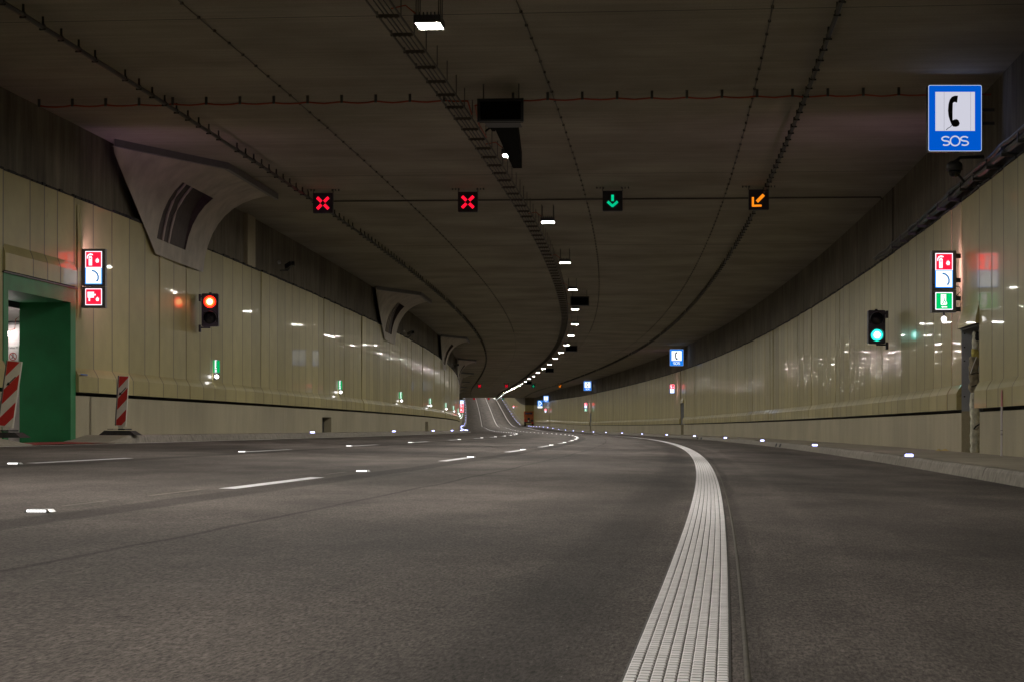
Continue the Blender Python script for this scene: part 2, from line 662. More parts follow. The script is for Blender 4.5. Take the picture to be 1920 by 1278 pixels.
# profiled white rumble strip: eight ribbed bands
rs = bpy.data.objects.new("rumble_strip", None)
COL.objects.link(rs)
rs.parent = road
SW = .216
BW = SW / 8
rng = np.random.default_rng(3)
for k in range(8):
    c = -SW / 2 + BW * (k + .5)
    b = MB()
    prof = [(-.44, 0.0), (-.425, .70), (-.34, 1.0), (.34, 1.0), (.425, .70), (.44, 0.0)]
    PITCH = .046
    ss, lev = [], []
    q = 3.0 + rng.uniform(0, .01)
    while q < 27:
        pw = PITCH * (1 + rng.normal(0, .05))
        tall = rng.normal(0, .0001)
        for f, l in ((0, 0), (.05, 1), (.60, .95), (.67, 0)):
            ss.append(q + f * pw)
            lev.append((l, tall))
        q += pw
    nrib = len(ss)
    for q in np.arange(27.05, 60, .25):
        ss.append(float(q))
        lev.append((.7, 0))
    n = len(prof)
    wl = np.cumsum(rng.normal(0, .000025, len(ss)))
    wl -= np.linspace(0, wl[-1], len(ss))
    for j, s in enumerate(ss):
        l, tall = lev[j]
        hh = .0044 + (.0014 + tall) * l
        wd = .965 + .075 * l + rng.normal(0, .012)
        for a, hz in prof:
            d = c + a * BW * wd + float(wl[j])
            b.v.append(tuple(P(s, d, rz(s, d) + .001 + hh * hz)))
    mi = b.mat('rib')
    for j in range(len(ss) - 1):
        for a in range(n - 1):
            b.f.append((j * n + a, j * n + a + 1, (j + 1) * n + a + 1, (j + 1) * n + a))
            b.m.append(b.mat('tar') if j % 4 == 3 and j < nrib - 1 else mi)  # valley faces coloured dark to stand for the shade between ribs
            b.uv.append([(0, 0)] * 4)
    b.build("ribbed_band", rs)
b = MB()
b.sweep([(-SW / 2, 0), (SW / 2, 0)], steps(60, 840), 'rib', lambda s, d, h: rz(s, d) + .006)
b.build("flat_band", rs)
b = MB()
b.sweep([(-SW / 2 - .004, 0), (SW / 2 + .004, 0)], steps(2, 60, 1.0), 'tar', lambda s, d, h: rz(s, d) + .0035)
b.build("backing_strip", rs)
# tar and groove shade and its raised bead
b = MB()
b.sweep([(SW / 2 + .032, .0), (SW / 2 + .037, .0022), (SW / 2 + .041, .0022), (SW / 2 + .045, .0)], steps(2, 60, 1.0), 'bead', lambda s, d, h: rz(s, d) + .001 + h)
b.build("sealing_bead", road)

# red coated strip in front of the green portal
b = MB()
b.sweep([(-11.72, 0), (-10.80, 0)], [31.6 + i * .5 for i in range(13)], 'red_road', lambda s, d, h: rz(s, d) + .012)
b.build("red_strip", road)

# ================================================================== KERBS AND WALKWAYS


def kerb_run(name, side, s0, s1, d, stone, until):
    """kerb with a sloped face; separate stones until S=until"""
    sg = 1 if side == 'R' else -1
    prof = [(0, -.02), (.035, .11), (.06, .145), (.20, .147)]

    def swp(a, b, st, gap):
        m_ = MB()
        pr = [(d + sg * x, h) for x, h in prof]
        sl = [a + gap] + [q for q in steps(a, b, st, 8)[1:-1]] + [b - gap]
        if sg < 0:
            pr = pr[::-1]
        m_.sweep(pr, sl, 'kerb', lambda s, dd, h: rz(s, d) + h)
        for e in (sl[0], sl[-1]):
            m_.quad([P(e, dd, rz(e, d) + h) for dd, h in pr] + [P(e, pr[-1][0], rz(e, d) - .02)] if sg > 0 else
                    [P(e, dd, rz(e, d) + h) for dd, h in pr][::-1] + [P(e, pr[0][0], rz(e, d) - .02)], 'kerb')
        return m_
    root = tag(swp(until, s1, 4, 0).build(name), None, None, None, "structure")
    q = s0
    while q < until - .01:
        e = min(q + stone, until)
        o = swp(q, e, 2, .008).build("kerbstone", root)
        o.location.z = random.uniform(-.004, .004)
        q = e
    return root


# right kerb
kerb_r = kerb_run("kerb", 'R', 16.0, S_END, RR, 1.0, 120.0)
tag(kerb_r, "low concrete kerb of separate stones under the right wall")
for a, b_ in ((60.8, 61.4), (62.4, 63.0), (105.2, 106.4), (108.0, 109.2)):       # drain slots
    k = MB()
    k.sweep([(RR - .003, .02), (RR + .03, .118)], [a, b_], 'gap', lambda s, dd, h: rz(s, RR) + h)
    k.build("drain_slot", kerb_r)
b = MB()
b.sweep([(RR + .19, .146), (WR + .02, .150)], SS[:1] + [q for q in SS if -60 < q < S_END] + [S_END], 'walk', lambda s, d, h: rz(s, RR) + h)
tag(b.build("walkway"), "narrow concrete walkway between the right kerb and the panelled wall", None, None, "structure")

# left kerb: broken by the dropped crossing in front of the portal
LK0, LK1 = 32.0, 37.6
kl = kerb_run("kerb", 'L', LK1, 700.0, RL, 1.0, 90.0)
tag(kl, "low concrete kerb under the left wall, dropped before the green portal")
m_ = MB()
for side in (0, 1):
    ss = [-20, 10, 26, 29.6, 30.4, 31.2, 32.0] if side == 0 else [37.6, 36.9, 36.3, 35.8]
    ramp = [1, 1, 1, 1, .75, .35, .0] if side == 0 else [1, .6, .28, 0]
    rows = []
    for s, r in zip(ss, ramp):
        rows.append([P(s, RL - x, rz(s, RL) + (h if h < 0 else h * r) + .002) for x, h in ((0, -.02), (.035, .11), (.06, .145), (.92, .150))])
    for A, B in zip(rows, rows[1:]):
        for j in range(3):
            m_.quad([A[j], A[j + 1], B[j + 1], B[j]], 'walk', [(j, 0), (j + 1, 0), (j + 1, 1), (j, 1)])
m_.build("kerb_ramp", kl)
b = MB()
b.sweep([(WL - .15, .150), (RL - .19, .146)], [37.6] + [q for q in SS if 38 < q < 700], 'walk', lambda s, d, h: rz(s, RL) + h)
tag(b.build("walkway"), "narrow concrete walkway along the left wall beyond the portal", None, None, "structure")
b = MB()
b.sweep([(-12.9, 0), (-11.72, 0)], [31, 33, 35, 37, 38], 'walk', lambda s, d, h: rz(s, -10.8) + .006)
tag(b.build("threshold_floor"), "concrete threshold inside the green portal", None, None, "structure")

# right kerb and walkway beyond the end of the bay
b = MB()
b.sweep([(RR2, -.02), (RR2 + .05, .14), (WR2 + .05, .15)], steps(S_END, 860), 'walk', lambda s, d, h: rz(s, RR2) + h)
tag(b.build("kerb"), "kerb of the narrower carriageway climbing beyond the bay", None, None, "structure")

# ================================================================== CEILING
JOINTS = [S0, -25.6, -16.7, -7.8, 1.1, 10, 18.9]
q = 27.8
while q < 300:
    JOINTS.append(q)
    q += 8.87
back = MB()
back.sweep([(WL - 1.4, CEIL + .05), (-3, CEIL + .05), (WR + 1.6, CEIL + .05)], SS, 'gap')
ceil = tag(back.build("ceiling"), "dark board-marked concrete ceiling crossed by thin joints", None, None, "structure")
JOINTS += [JOINTS[-1] + 40, 460, 560, 860]
for a, b_ in zip(JOINTS, JOINTS[1:]):
    m_ = MB()
    g = .012
    m_.sweep([(WL - .18, CEIL), (-8, CEIL), (-3.4, CEIL), (1, CEIL), (WR + .12, CEIL)], [a + g] + [x for x in steps(a, b_, 3, 8)[1:-1]] + [b_ - g], 'ceiling')
    o = m_.build("ceiling_slab", ceil)
    o.location.z = random.uniform(-.004, .004)

# ================================================================== WALLS
wall_l = thing("tunnel_wall", "left tunnel wall of beige panels with the green portal and fan cowls", "wall")
wall_r = thing("tunnel_wall", "right tunnel wall of glossy beige panels behind the green traffic light", "wall")
PW = 1.29
ZBL, ZTL, ZBR, ZTR = 1.20, 4.86, .858, 4.66


def panel_mesh(name, w, z0, z1, sg, bulge=.09, kick=(.30, .46)):
    """one panel: x outwards (sg=+1 faces +x), y along the tunnel, shingled so that its far edge stands proud"""
    m = MB()
    hs = [(z0, bulge), (z0 + kick[0], bulge), (z0 + (kick[0] + kick[1]) / 2, bulge * .55), (z0 + kick[1], 0), (z1, 0)]
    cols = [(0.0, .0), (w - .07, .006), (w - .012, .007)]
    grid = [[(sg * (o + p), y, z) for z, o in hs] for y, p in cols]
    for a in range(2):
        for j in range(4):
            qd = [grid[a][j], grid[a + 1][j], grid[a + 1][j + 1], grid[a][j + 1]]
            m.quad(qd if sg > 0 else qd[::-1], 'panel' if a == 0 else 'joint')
    for ci, bk in ((0, -.03), (2, -.03)):
        for j in range(4):
            A, B = grid[ci][j], grid[ci][j + 1]
            m.quad([A, (sg * bk, A[1], A[2]), (sg * bk, B[1], B[2]), B], 'panel')
    m.quad([grid[0][0], grid[1][0], grid[2][0], (sg * -.03, w - .012, z0), (sg * -.03, 0, z0)], 'gap')
    # ragged rubber lip on the top edge
    y = .05
    while y < w * .92:
        e = min(w * .95, y + random.uniform(.16, .42))
        hh = random.uniform(.018, .055)
        m.box(min(sg * -.02, sg * .03), max(sg * -.02, sg * .03), y, e, z1 + .001, z1 + hh, 'gap')
        y = e + random.uniform(.0, .06)
    return m.mesh(name)


def lay_panels(root, sg, d, z0, z1, s_from, s_to, skip, limit, far_to):
    variants = [panel_mesh("wall_panel", PW, z0, z1, sg) for _ in range(6)]
    n, s = 0, s_from
    far = MB()
    while s < s_to:
        if not any(a - .05 < s + PW / 2 < b + .05 for a, b in skip):
            x, y, z, t = axis(s)
            if n < limit:
                link("wall_panel", random.choice(variants), root, P(s, d, 0), (random.gauss(0, .0006), random.gauss(0, .0022), -t + random.gauss(0, .0065)))
                n += 1
            else:
                for (dd, za, zb) in ((.09, z0, z0 + .3), (0, z0 + .46, z1)):
                    far.sweep([(d + sg * dd, za), (d + sg * dd, zb)], [s, s + PW - .03], 'panel')
                far.sweep([(d + sg * .09, z0 + .3), (d, z0 + .46)], [s, s + PW - .03], 'panel')
        s += PW
    if far.v:
        o = far.build("wall_panel", root)
        o["kind"] = "stuff"


# openings along S
PORT = (32.72, 36.82)
RN = [(35.0, 37.15), (141.5, 143.7), (246.5, 248.7), (358, 360.2)]
lay_panels(wall_l, 1, WL, ZBL, ZTL, PORT[1] + .02 - 6 * PW - (PORT[1] - PORT[0]), PORT[0] - .3, [], 300, 0)
lay_panels(wall_l, 1, WL, ZBL, ZTL, PORT[1] + .02, 330, [], 292, 0)
# over the portal
wv = (PORT[1] - PORT[0]) / 4
ws = [wv * 1.45, wv * .8, wv * .75, wv]
s = PORT[0]
for w in ws:
    link("wall_panel", panel_mesh("wall_panel", w, 3.17, ZTL, 1, .06), wall_l, P(s, WL, 0), (0, 0, -axis(s)[3]))
    s += w
# right wall
r0 = RN[0][0] - 10 * PW
lay_panels(wall_r, -1, WR, ZBR, ZTR, r0, RN[0][0] - .2, [], 300, 0)
lay_panels(wall_r, -1, WR, ZBR, ZTR, RN[0][1], S_END - 1.3, [(a, b) for a, b in RN[1:]], 288, 0)
for (a, b_) in RN:
    me = panel_mesh("wall_panel", b_ - a, 2.33, ZTR, -1, .075, (.06, .38))
    link("wall_panel", me, wall_r, P(a, WR, 0), (0, 0, -axis(a)[3]))
# cladding behind the camera and far beyond
m_ = MB()
m_.sweep([(WL, ZTL), (WL, ZBL)], steps(S0, 25), 'panel')
m_.sweep([(WL, ZTL), (WL, ZBL)], steps(330, 860), 'panel')
m_.build("far_cladding", wall_l)
m_ = MB()
m_.sweep([(WR, ZBR), (WR, ZTR)], steps(S0, r0), 'panel')
m_.sweep([(WR2, ZBR), (WR2, ZTR)], steps(S_END, 860), 'panel')
m_.quad([P(S_END, WR2, ZBR - .6), P(S_END, WR + .3, ZBR - .6), P(S_END, WR + .3, ZTR + .3), P(S_END, WR2, ZTR + .3)], 'panel')
m_.build("far_cladding", wall_r)
# dark concrete above the panels
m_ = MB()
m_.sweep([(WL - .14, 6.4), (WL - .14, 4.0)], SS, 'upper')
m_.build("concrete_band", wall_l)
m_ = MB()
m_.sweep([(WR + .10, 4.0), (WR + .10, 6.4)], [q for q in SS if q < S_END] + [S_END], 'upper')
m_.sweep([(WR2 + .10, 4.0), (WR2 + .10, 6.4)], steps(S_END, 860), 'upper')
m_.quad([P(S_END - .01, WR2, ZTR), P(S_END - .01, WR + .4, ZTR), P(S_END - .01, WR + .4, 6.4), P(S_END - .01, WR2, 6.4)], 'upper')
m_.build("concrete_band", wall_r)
# black backing seen through the gap under the panels
m_ = MB()
for a, b_ in ((S0, PORT[0]), (PORT[1], 860)):
    m_.sweep([(WL - .12, 4.2), (WL - .12, 1.0)], steps(a, b_), 'gap')
m_.build("gap_backing", wall_l)
m_ = MB()
e = S0
for a, b_ in RN + [(S_END, 0)]:
    m_.sweep([(WR + .06, .7), (WR + .06, 4.2)], steps(e, a), 'gap')
    e = b_
m_.build("gap_backing", wall_r)


def base_blocks(root, sg, d, ztop, cuts, s0, s1, L, zlow, opens):
    """concrete base blocks with joints; cuts = full gaps, opens = (s0, s1, z0, z1) hatches"""
    edges = [s0]
    q = s0
    while q < s1:
        q += L
        edges.append(min(q, s1))
    for a, b in cuts:
        edges += [a, b]
    for o in opens:
        edges += [o[0], o[1]]
    edges = sorted(set(edges))
    for a, b in zip(edges, edges[1:]):
        mid = (a + b) / 2
        if any(x <= mid <= y for x, y in cuts) or b - a < .05:
            continue
        op = [o for o in opens if o[0] <= mid <= o[1]]
        zs = [(zlow, ztop)] if not op else [(op[0][3], ztop)]
        m = MB()
        g = .004
        for z0, z1 in zs:
            pr = [(d, z0), (d, z1), (d - sg * .25, z1)]
            if sg > 0:
                pr = pr[::-1]
            m.sweep(pr, [a + g] + [x for x in steps(a, b, 3, 8)[1:-1] if a + .1 < x < b - .1] + [b - g], 'base')
            for e in (a + g, b - g):
                m.quad([P(e, d, z0), P(e, d, z1), P(e, d - sg * .25, z1), P(e, d - sg * .25, z0)], 'base', [(0, z0), (0, z1), (.25, z1), (.25, z0)])
        if op:
            z0 = op[0][2]
            m.sweep([(d - sg * .25, zlow), (d - sg * .25, op[0][3])][::sg if sg < 0 else 1], [a, b], 'housing')
            m.sweep([(d, op[0][3]), (d - sg * .25, op[0][3])], [a, b], 'base')
        m.build("base_block", root)


base_blocks(wall_l, 1, WL + .0, 1.135, [PORT], 24.0, 700, 6.9, -.3, [(66.15, 68.3, .3, .90), (108.6, 111.0, .3, .90)])
base_blocks(wall_r, -1, WR - .0, .80, RN, 10.0, S_END, 6.9, -.3, [])
m_ = MB()
m_.sweep([(WR2, -.3), (WR2, .84)], steps(S_END, 860), 'base')
m_.build("base_block", wall_r)
# pilaster on the upper left concrete
m_ = MB()
m_.sweep([(WL - .16, 6.3), (WL - .03, 6.3), (WL - .03, 4.8)][::-1], [53.2, 54.3], 'base')
for e in (53.2, 54.3):
    m_.quad([P(e, WL - .2, 4.8), P(e, WL - .03, 4.8), P(e, WL - .03, 6.3), P(e, WL - .2, 6.3)], 'base', [(0, 4.8), (.2, 4.8), (.2, 6.3), (0, 6.3)])
m_.build("pilaster", wall_l)

# ------------------------------------------------------------------ SOS niches in the right wall
for i, (a, b_) in enumerate(RN):
    D = .55
    m_ = MB()
    zb = rz(a, RR) + .14
    f_ = lambda s, d, z: P(s, d, z)
    m_.quad([f_(b_ - .01, WR, .83), f_(b_ - .01, WR + D, .83), f_(b_ - .01, WR + D, 2.4), f_(b_ - .01, WR, 2.4)], 'zinc')
    m_.quad([f_(b_ - .01, WR, zb), f_(b_ - .01, WR + D, zb), f_(b_ - .01, WR + D, .83), f_(b_ - .01, WR, .83)], 'base', [(0, zb), (D, zb), (D, .83), (0, .83)])
    m_.quad([f_(a, WR + D, zb), f_(a, WR + D, 2.4), f_(b_, WR + D, 2.4), f_(b_, WR + D, zb)], 'base', [(0, zb), (0, 2.4), (2, 2.4), (2, zb)])
    m_.quad([f_(a + .01, WR, zb), f_(a + .01, WR + D, zb), f_(a + .01, WR + D, 2.4), f_(a + .01, WR, 2.4)], 'zinc')
    m_.quad([f_(a, WR, 2.38), f_(b_, WR, 2.38), f_(b_, WR + D, 2.38), f_(a, WR + D, 2.38)], 'dark_metal')
    m_.quad([f_(a, WR - .02, zb), f_(b_, WR - .02, zb), f_(b_, WR + D, zb), f_(a, WR + D, zb)], 'walk')
    fr = m_.build("niche_lining", wall_r)
    if i == 0:
        bl = MB()
        for zz in (1.1, 1.75, 2.0, 2.25):
            bl.tube([P(b_ - .02, WR + .05, zz), P(b_ - .05, WR + .05, zz)], .014, 'gap', 8)
        bl.build("bolt", fr)
        lint = MB()
        A = [P(a, WR - .02, 2.30), P(b_, WR - .02, 2.30), P(b_, WR - .02, 2.37), P(a, WR - .02, 2.37)]
        lint.quad(A, 'dark_metal')
        lint.build("lintel", fr)

# crusted foam column standing in the near niche
fo = at("foam_column", "crusted pale foam column packed into the open wall niche", "column", 36.4, WR + .125, rz(36, RR) + .15)


def lump(z0, z1, r0, key, name, n=10, seed=1, jx=.0, parent=None, bump=.3):
    rr = random.Random(seed)
    m = MB()
    m.smooth = True
    k = max(4, int((z1 - z0) / .06))
    rows = []
    for j in range(k + 1):
        z = z0 + (z1 - z0) * j / k
        sh = rr.uniform(-.012, .012) + jx
        i0 = len(m.v)
        for q in range(n):
            an = 2 * math.pi * q / n
            r = r0 * (1 + rr.uniform(-bump, bump) * .5) * (1.0 if 0 < j < k else .8)
            cx, cy = math.cos(an), math.sin(an)
            f = 1 / max(abs(cx), abs(cy)) ** .6
            m.v.append((sh + r * cx * f * .85, r * cy * f, z))
        rows.append(i0)
    mi = m.mat(key)
    for A, B in zip(rows, rows[1:]):
        for q in range(n):
            m.f.append((A + q, A + (q + 1) % n, B + (q + 1) % n, B + q))
            m.m.append(mi)
            m.uv.append([(0, 0)] * 4)
    m.f.append(tuple(rows[-1] + q for q in range(n)))
    m.m.append(mi)
    m.uv.append([(0, 0)] * n)
    return m.build(name, parent)


lump(0.0, 1.10, .088, 'foam', "foam_body", 14, 3, 0, fo, .25)
lump(1.08, 1.72, .096, 'foam_b', "wrapping", 12, 5, -.012, fo, .35)
lump(1.70, 1.86, .075, 'foam_y', "yellow_foam", 12, 6, .01, fo, .5)
lump(1.85, 2.18, .070, 'foam', "foam_body", 12, 8, .02, fo, .5)
lump(2.0, 2.16, .055, 'gap', "dark_cavity", 8, 9, .045, fo, .5).location = (0, -.045, 0)
for j, (x, y, z, x2, z2) in enumerate(((-.09, -.10, 1.42, .02, 1.72), (-.08, -.11, 1.40, .08, 1.42), (-.08, -.11, 1.18, .08, 1.19))):
    t_ = MB()
    t_.tube([(x, y, z), ((x + x2) / 2, y - .02, (z + z2) / 2 + .02), (x2, y, z2)], .008, 'paper' if j == 0 else 'gap', 5)
    t_.build("tape", fo)
t_ = MB()
t_.tube([(-.03, -.11, .42), (.0, -.14, .47), (.05, -.14, .50), (.08, -.11, .52)], .014, 'gap', 6)
t_.tube([(-.03, -.11, .42), (.02, -.15, .41), (.06, -.13, .47)], .010, 'foam_b', 6)
t_.build("cable_end", fo)
# steel edge profile beside the foam
t_ = MB()
t_.box(.085, .115, -.13, -.09, 0, 2.3, 'foam_y')
t_.build("edge_profile", fo)

# ================================================================== GREEN PORTAL
po = thing("green_portal", "green painted portal opening in the left wall behind the leaning barrier board", "portal")
b = MB()
zfl = rz(35, -11.2)
F = WL + .03


def wq(mb, s0, s1, d, z0, z1, key):
    mb.quad([P(s0, d, z0), P(s1, d, z0), P(s1, d, z1), P(s0, d, z1)], key, [(s0, z0), (s1, z0), (s1, z1), (s0, z1)])


def slab(mb, s0, s1, d0, d1, z0, z1, key):
    c = [P(s, d, z) for z in (z0, z1) for (s, d) in ((s0, d0), (s0, d1), (s1, d1), (s1, d0))]
    for f in ((3, 2, 1, 0), (4, 5, 6, 7), (0, 1, 5, 4), (1, 2, 6, 5), (2, 3, 7, 6), (3, 0, 4, 7)):
        mb.quad([c[i] for i in f], key)


PI0, PI1, PZ = 32.96, 36.50, 2.86
RB = WL - .95
a_ = MB()
slab(a_, PI1, PORT[1], RB, F, zfl - .05, PZ, 'green')
a_.build("far_jamb", po)
a_ = MB()
slab(a_, PORT[0], PI0, RB, F, zfl - .05, PZ, 'green')
a_.build("near_jamb", po)
a_ = MB()
slab(a_, PORT[0], PORT[1], RB, F, PZ + .001, 3.13, 'green')
a_.build("lintel", po)
a_ = MB()
slab(a_, PORT[0] - .05, PORT[1] + .05, WL, F + .03, 3.131, 3.155, 'dark_metal')
a_.build("drip_edge", po)
# white corridor behind
co = MB()
wq(co, PI1 + .6, PI1 + .6, RB, 0, 1, 'white_wall')
co.v, co.f, co.m, co.uv, co.mats = [], [], [], [], []
DB = RB - 5.0
co.quad([P(PI1 + .25, RB, 0), P(PI1 + .25, DB, 0), P(PI1 + .25, DB, 3.0), P(PI1 + .25, RB, 3.0)], 'white_wall')
co.quad([P(PI0 - .6, RB, 0), P(PI0 - .6, DB, 0), P(PI0 - .6, DB, 3.0), P(PI0 - .6, RB, 3.0)], 'white_wall')
co.quad([P(PI0 - .6, DB, 0), P(PI1 + .25, DB, 0), P(PI1 + .25, DB, 3.0), P(PI0 - .6, DB, 3.0)], 'white_wall')
co.quad([P(PI0 - .6, RB, 2.75), P(PI1 + .25, RB, 2.75), P(PI1 + .25, DB, 2.75), P(PI0 - .6, DB, 2.75)], 'white_wall')
co.quad([P(PI0 - .6, RB, zfl), P(PI1 + .25, RB, zfl), P(PI1 + .25, DB, zfl), P(PI0 - .6, DB, zfl)], 'walk')
co.build("corridor", po)
a_ = MB()
a_.tube([P(PI1 + .2, RB - .02, 2.5), P(PI1 + .2, RB - .6, 2.49)], .035, 'dark_metal', 8)
a_.tube([P(PI1 + .2, RB - .02, 2.66), P(PI1 + .15, RB - .12, 2.56), P(PI1 + .15, RB - .14, 2.38), P(PI1 + .15, RB - .3, 2.33), P(PI1 + .15, RB - .35, 2.45)], .009, 'red_cable', 6)
a_.build("pipe", po)
# corridor lamp
la = at("corridor_lamp", "small lit lamp hanging inside the green portal corridor", "lamp", PI1 + .05, RB - .24, 2.28)
a_ = MB()
a_.tube([(0, 0, .16), (0, 0, .02)], .012, 'dark_metal', 6)
a_.build("stem", la)
a_ = MB()
a_.tube([(0, 0, .05), (0, 0, .0), (0, 0, -.05)], [.02, .05, .055], 'e_corr', 10)
a_.build("bulb", la)
la2 = at("corridor_lamp", "ceiling lamp deep inside the corridor beyond the green jamb", "lamp", 34.6, RB - 2.2, 2.70)
a_ = MB()
a_.box(-.3, .3, -.08, .08, -.04, 0, 'e_corr')
a_.build("diffuser", la2)
# the notice on the corridor wall
no = at("wall_notice", "white prohibition notice reading Zakaz on the corridor wall", "notice", PI1 + .23, RB - .20, 1.89)
a_ = MB()
a_.box(-.11, .11, -.006, 0, -.22, .20, 'paper')
a_.build("sheet", no)
a_ = MB()
ring_o, ring_i = circle(0, -.02, .075, 28), circle(0, -.02, .062, 28)
for j in range(28):
    k = (j + 1) % 28
    a_.prism([ring_o[j], ring_o[k], ring_i[k], ring_i[j]], -.009, -.006, 'board_red')
strokes(a_, [(-.048, .028), (.048, -.068)], .012, -.010, -.006, 'board_red')
a_.build("prohibition_ring", no)
a_ = MB()
strokes(a_, [(.0, .02), (.005, -.02), (-.02, -.055)], .014, -.008, -.006, 'print')
strokes(a_, [(.005, -.02), (.025, -.055)], .012, -.008, -.006, 'print')
a_.prism(circle(.0, .032, .010, 10), -.008, -.006, 'print')
strokes(a_, [(-.05, -.13), (.05, -.13)], .010, -.008, -.006, 'print')
a_.build("walking_figure", no)["kind"] = "stuff"
link("notice_text", text_mesh("Zakaz !!!", .058, 'print', .0008), no, (0, -.008, .145))["kind"] = "stuff"

# ================================================================== FAN COWLS on the left


def cowl(k):
    o_ = 41.9 * k
    dl, dc = WL + .06, -10.15
    top = [(39.3, dl), (40.2, -11.3), (41.6, -10.75), (43.1, dc), (45.2, dc), (47.2, dc), (49.0, dc)]
    bot = [(39.35, 6.05), (40.3, 5.55), (41.4, 4.98), (42.7, 4.30), (44.3, 4.28), (45.8, 4.27), (47.3, 4.26)]
    N = 10
    root = thing("fan_cowl", "%s cream ventilation cowl from the camera, curved from wall to ceiling" % nth(k + 1), "vent",
                 (0, 0, 0), 0, "ventilation cowls along the left wall")
    grid = []
    for (ts, td), (bs, bz) in zip(top, bot):
        T = P(ts + o_, td, CEIL - .03)
        B = P(bs + o_, dl, bz)
        C = P((ts * .35 + bs * .65) + o_, dl + .02, 6.1) if td > -11.5 else (T + B) / 2
        row = []
        for i in range(N + 1):
            t = i / N
            row.append(T * (1 - t) ** 2 + C * (2 * t * (1 - t)) + B * t ** 2)
        grid.append(row)
    # finer grid along the tunnel
    fine = []
    for a, b in zip(grid, grid[1:]):
        for q in range(3):
            fine.append([u.lerp(v, q / 3) for u, v in zip(a, b)])
    fine.append(grid[-1])
    hole = lambda i, j: 9 <= i < 14 and 4 <= j < 9
    m = MB()
    m.smooth = True
    nn = len(fine)
    for r in fine:
        m.v += [tuple(p) for p in r]
    mi = m.mat('fan')
    for i in range(nn - 1):
        for j in range(N):
            if hole(i, j):
                continue
            a = i * (N + 1) + j
            m.f.append((a, a + 1, a + N + 2, a + N + 1))
            m.m.append(mi)
            m.uv.append([(0, 0)] * 4)
    m.build("shell", root)
    # end wall of the shell and the lip along the ceiling
    m = MB()
    last = fine[-1]
    inn = [p + (P(47 + o_, -12.4, 6.6) - p).normalized() * .10 for p in last]
    for j in range(N):
        m.quad([last[j], last[j + 1], inn[j + 1], inn[j]], 'fan')
    m.build("end_rim", root)
    m = MB()
    for a, b in zip(fine, fine[1:]):
        A, B = a[0], b[0]
        up = Vector((0, 0, .06))
        dn = Vector((0, 0, -.11))
        ov = Vector((.03, -.02, 0))
        m.quad([A + up + ov, B + up + ov, B + dn + ov, A + dn + ov], 'fan_rim' if 'fan_rim' in M else 'grey_box')
        m.quad([A + dn + ov, B + dn + ov, B + dn - ov * 2, A + dn - ov * 2], 'grey_box')
    m.build("ceiling_lip", root)
    # throat behind the opening
    m = MB()
    ins = (P(46 + o_, -12.6, 6.4) - P(46 + o_, -10.6, 5.2)).normalized() * .42
    ij = lambda j: ins * max(.10, 1 - .11 * j)
    idx = [(i, 4) for i in range(9, 15)] + [(14, j) for j in range(5, 10)] + [(i, 9) for i in range(13, 8, -1)] + [(9, j) for j in range(8, 3, -1)]
    for (i, j), (i2, j2) in zip(idx, idx[1:]):
        a, b = fine[i][j], fine[i2][j2]
        m.quad([a, b, b + ij(j2), a + ij(j)], 'fan_dark')
    for j in range(4, 9):
        m.quad([fine[9][j] + ij(j), fine[14][j] + ij(j), fine[14][j + 1] + ij(j + 1), fine[9][j + 1] + ij(j + 1)], 'fan_dark')
    m.build("throat", root)
    if k < 3:
        for q in (10, 11):
            bar = MB()
            bar.tube([fine[q][j] + ij(j) * .4 for j in range(4, 10)], .03, 'fan', 6)
            bar.build("grille_bar", root)
    return root


for k in range(8):
    cowl(k)

# ================================================================== LUMINAIRES
lum = at("luminaire", "", "ceiling light", 26.4, lumd(26.4), 5.88, "lit luminaires beside the cable tray")
a_ = MB()
a_.box(-.18, .18, -.24, .24, .012, .10, 'housing')
for x in np.linspace(-.15, .15, 7):
    a_.box(x - .008, x + .008, -.22, .22, .10, .14, 'housing')
a_.build("housing", lum)
a_ = MB()
a_.box(-.155, .155, -.19, .19, .0, .008, 'e_lum')
a_.build("diffuser", lum)
for x in (-.17, .17):
    a_ = MB()
    a_.box(x - .012, x + .012, -.245, .245, .0, .012, 'dark_metal')
    a_.build("side_rail", lum)
for y in (-.24, .232):
    a_ = MB()
    a_.box(-.18, .18, y, y + .008, -.006, .012, 'dark_metal')
    a_.build("end_lip", lum)
for x in (-.15, .15):
    for y in (-.2, .0, .2):
        a_ = MB()
        a_.tube([(x, y, .10), (x, y, CEIL - 5.88)], .008, 'rod', 5)
        a_.build("hanger_rod", lum)
a_ = MB()
a_.tube([(-.15, -.1, .13), (-.3, -.15, .25), (-.5, -.1, .22)], .010, 'red_cable', 5)
a_.build("feed_cable", lum)
lum_s = [26.4 + 12.78 * k for k in range(62)]
for k, s in enumerate(lum_s):
    o = lum if k == 0 else copy_tree(lum)
    place(o, s, lumd(s), 5.88)
    o["label"] = "%s lit luminaire from the camera, hung beside the cable tray" % nth(k + 1) if k < 20 else "tiny lit luminaire in the merging far end of the ceiling row"
for k in range(1, 7):       # the row goes on behind the photographer
    o = copy_tree(lum)
    s = 26.4 - 12.78 * k
    place(o, s, lumd(s), 5.88)
    o["label"] = "lit luminaire of the row behind the photographer, beside the cable tray"

# ================================================================== CABLE TRAY
tray = thing("cable_tray", "long cable ladder hanging from the ceiling beside the lit luminaires", "cable tray")
TD = lambda s: lumd(s) - .52
ZT = 6.0


def run(s0, s1, doff, h, st=1.0):
    out = []
    q = s0
    while q <= s1:
        out.append(P(q, TD(q) + doff, h))
        q += st if q < 120 else 4
    return out


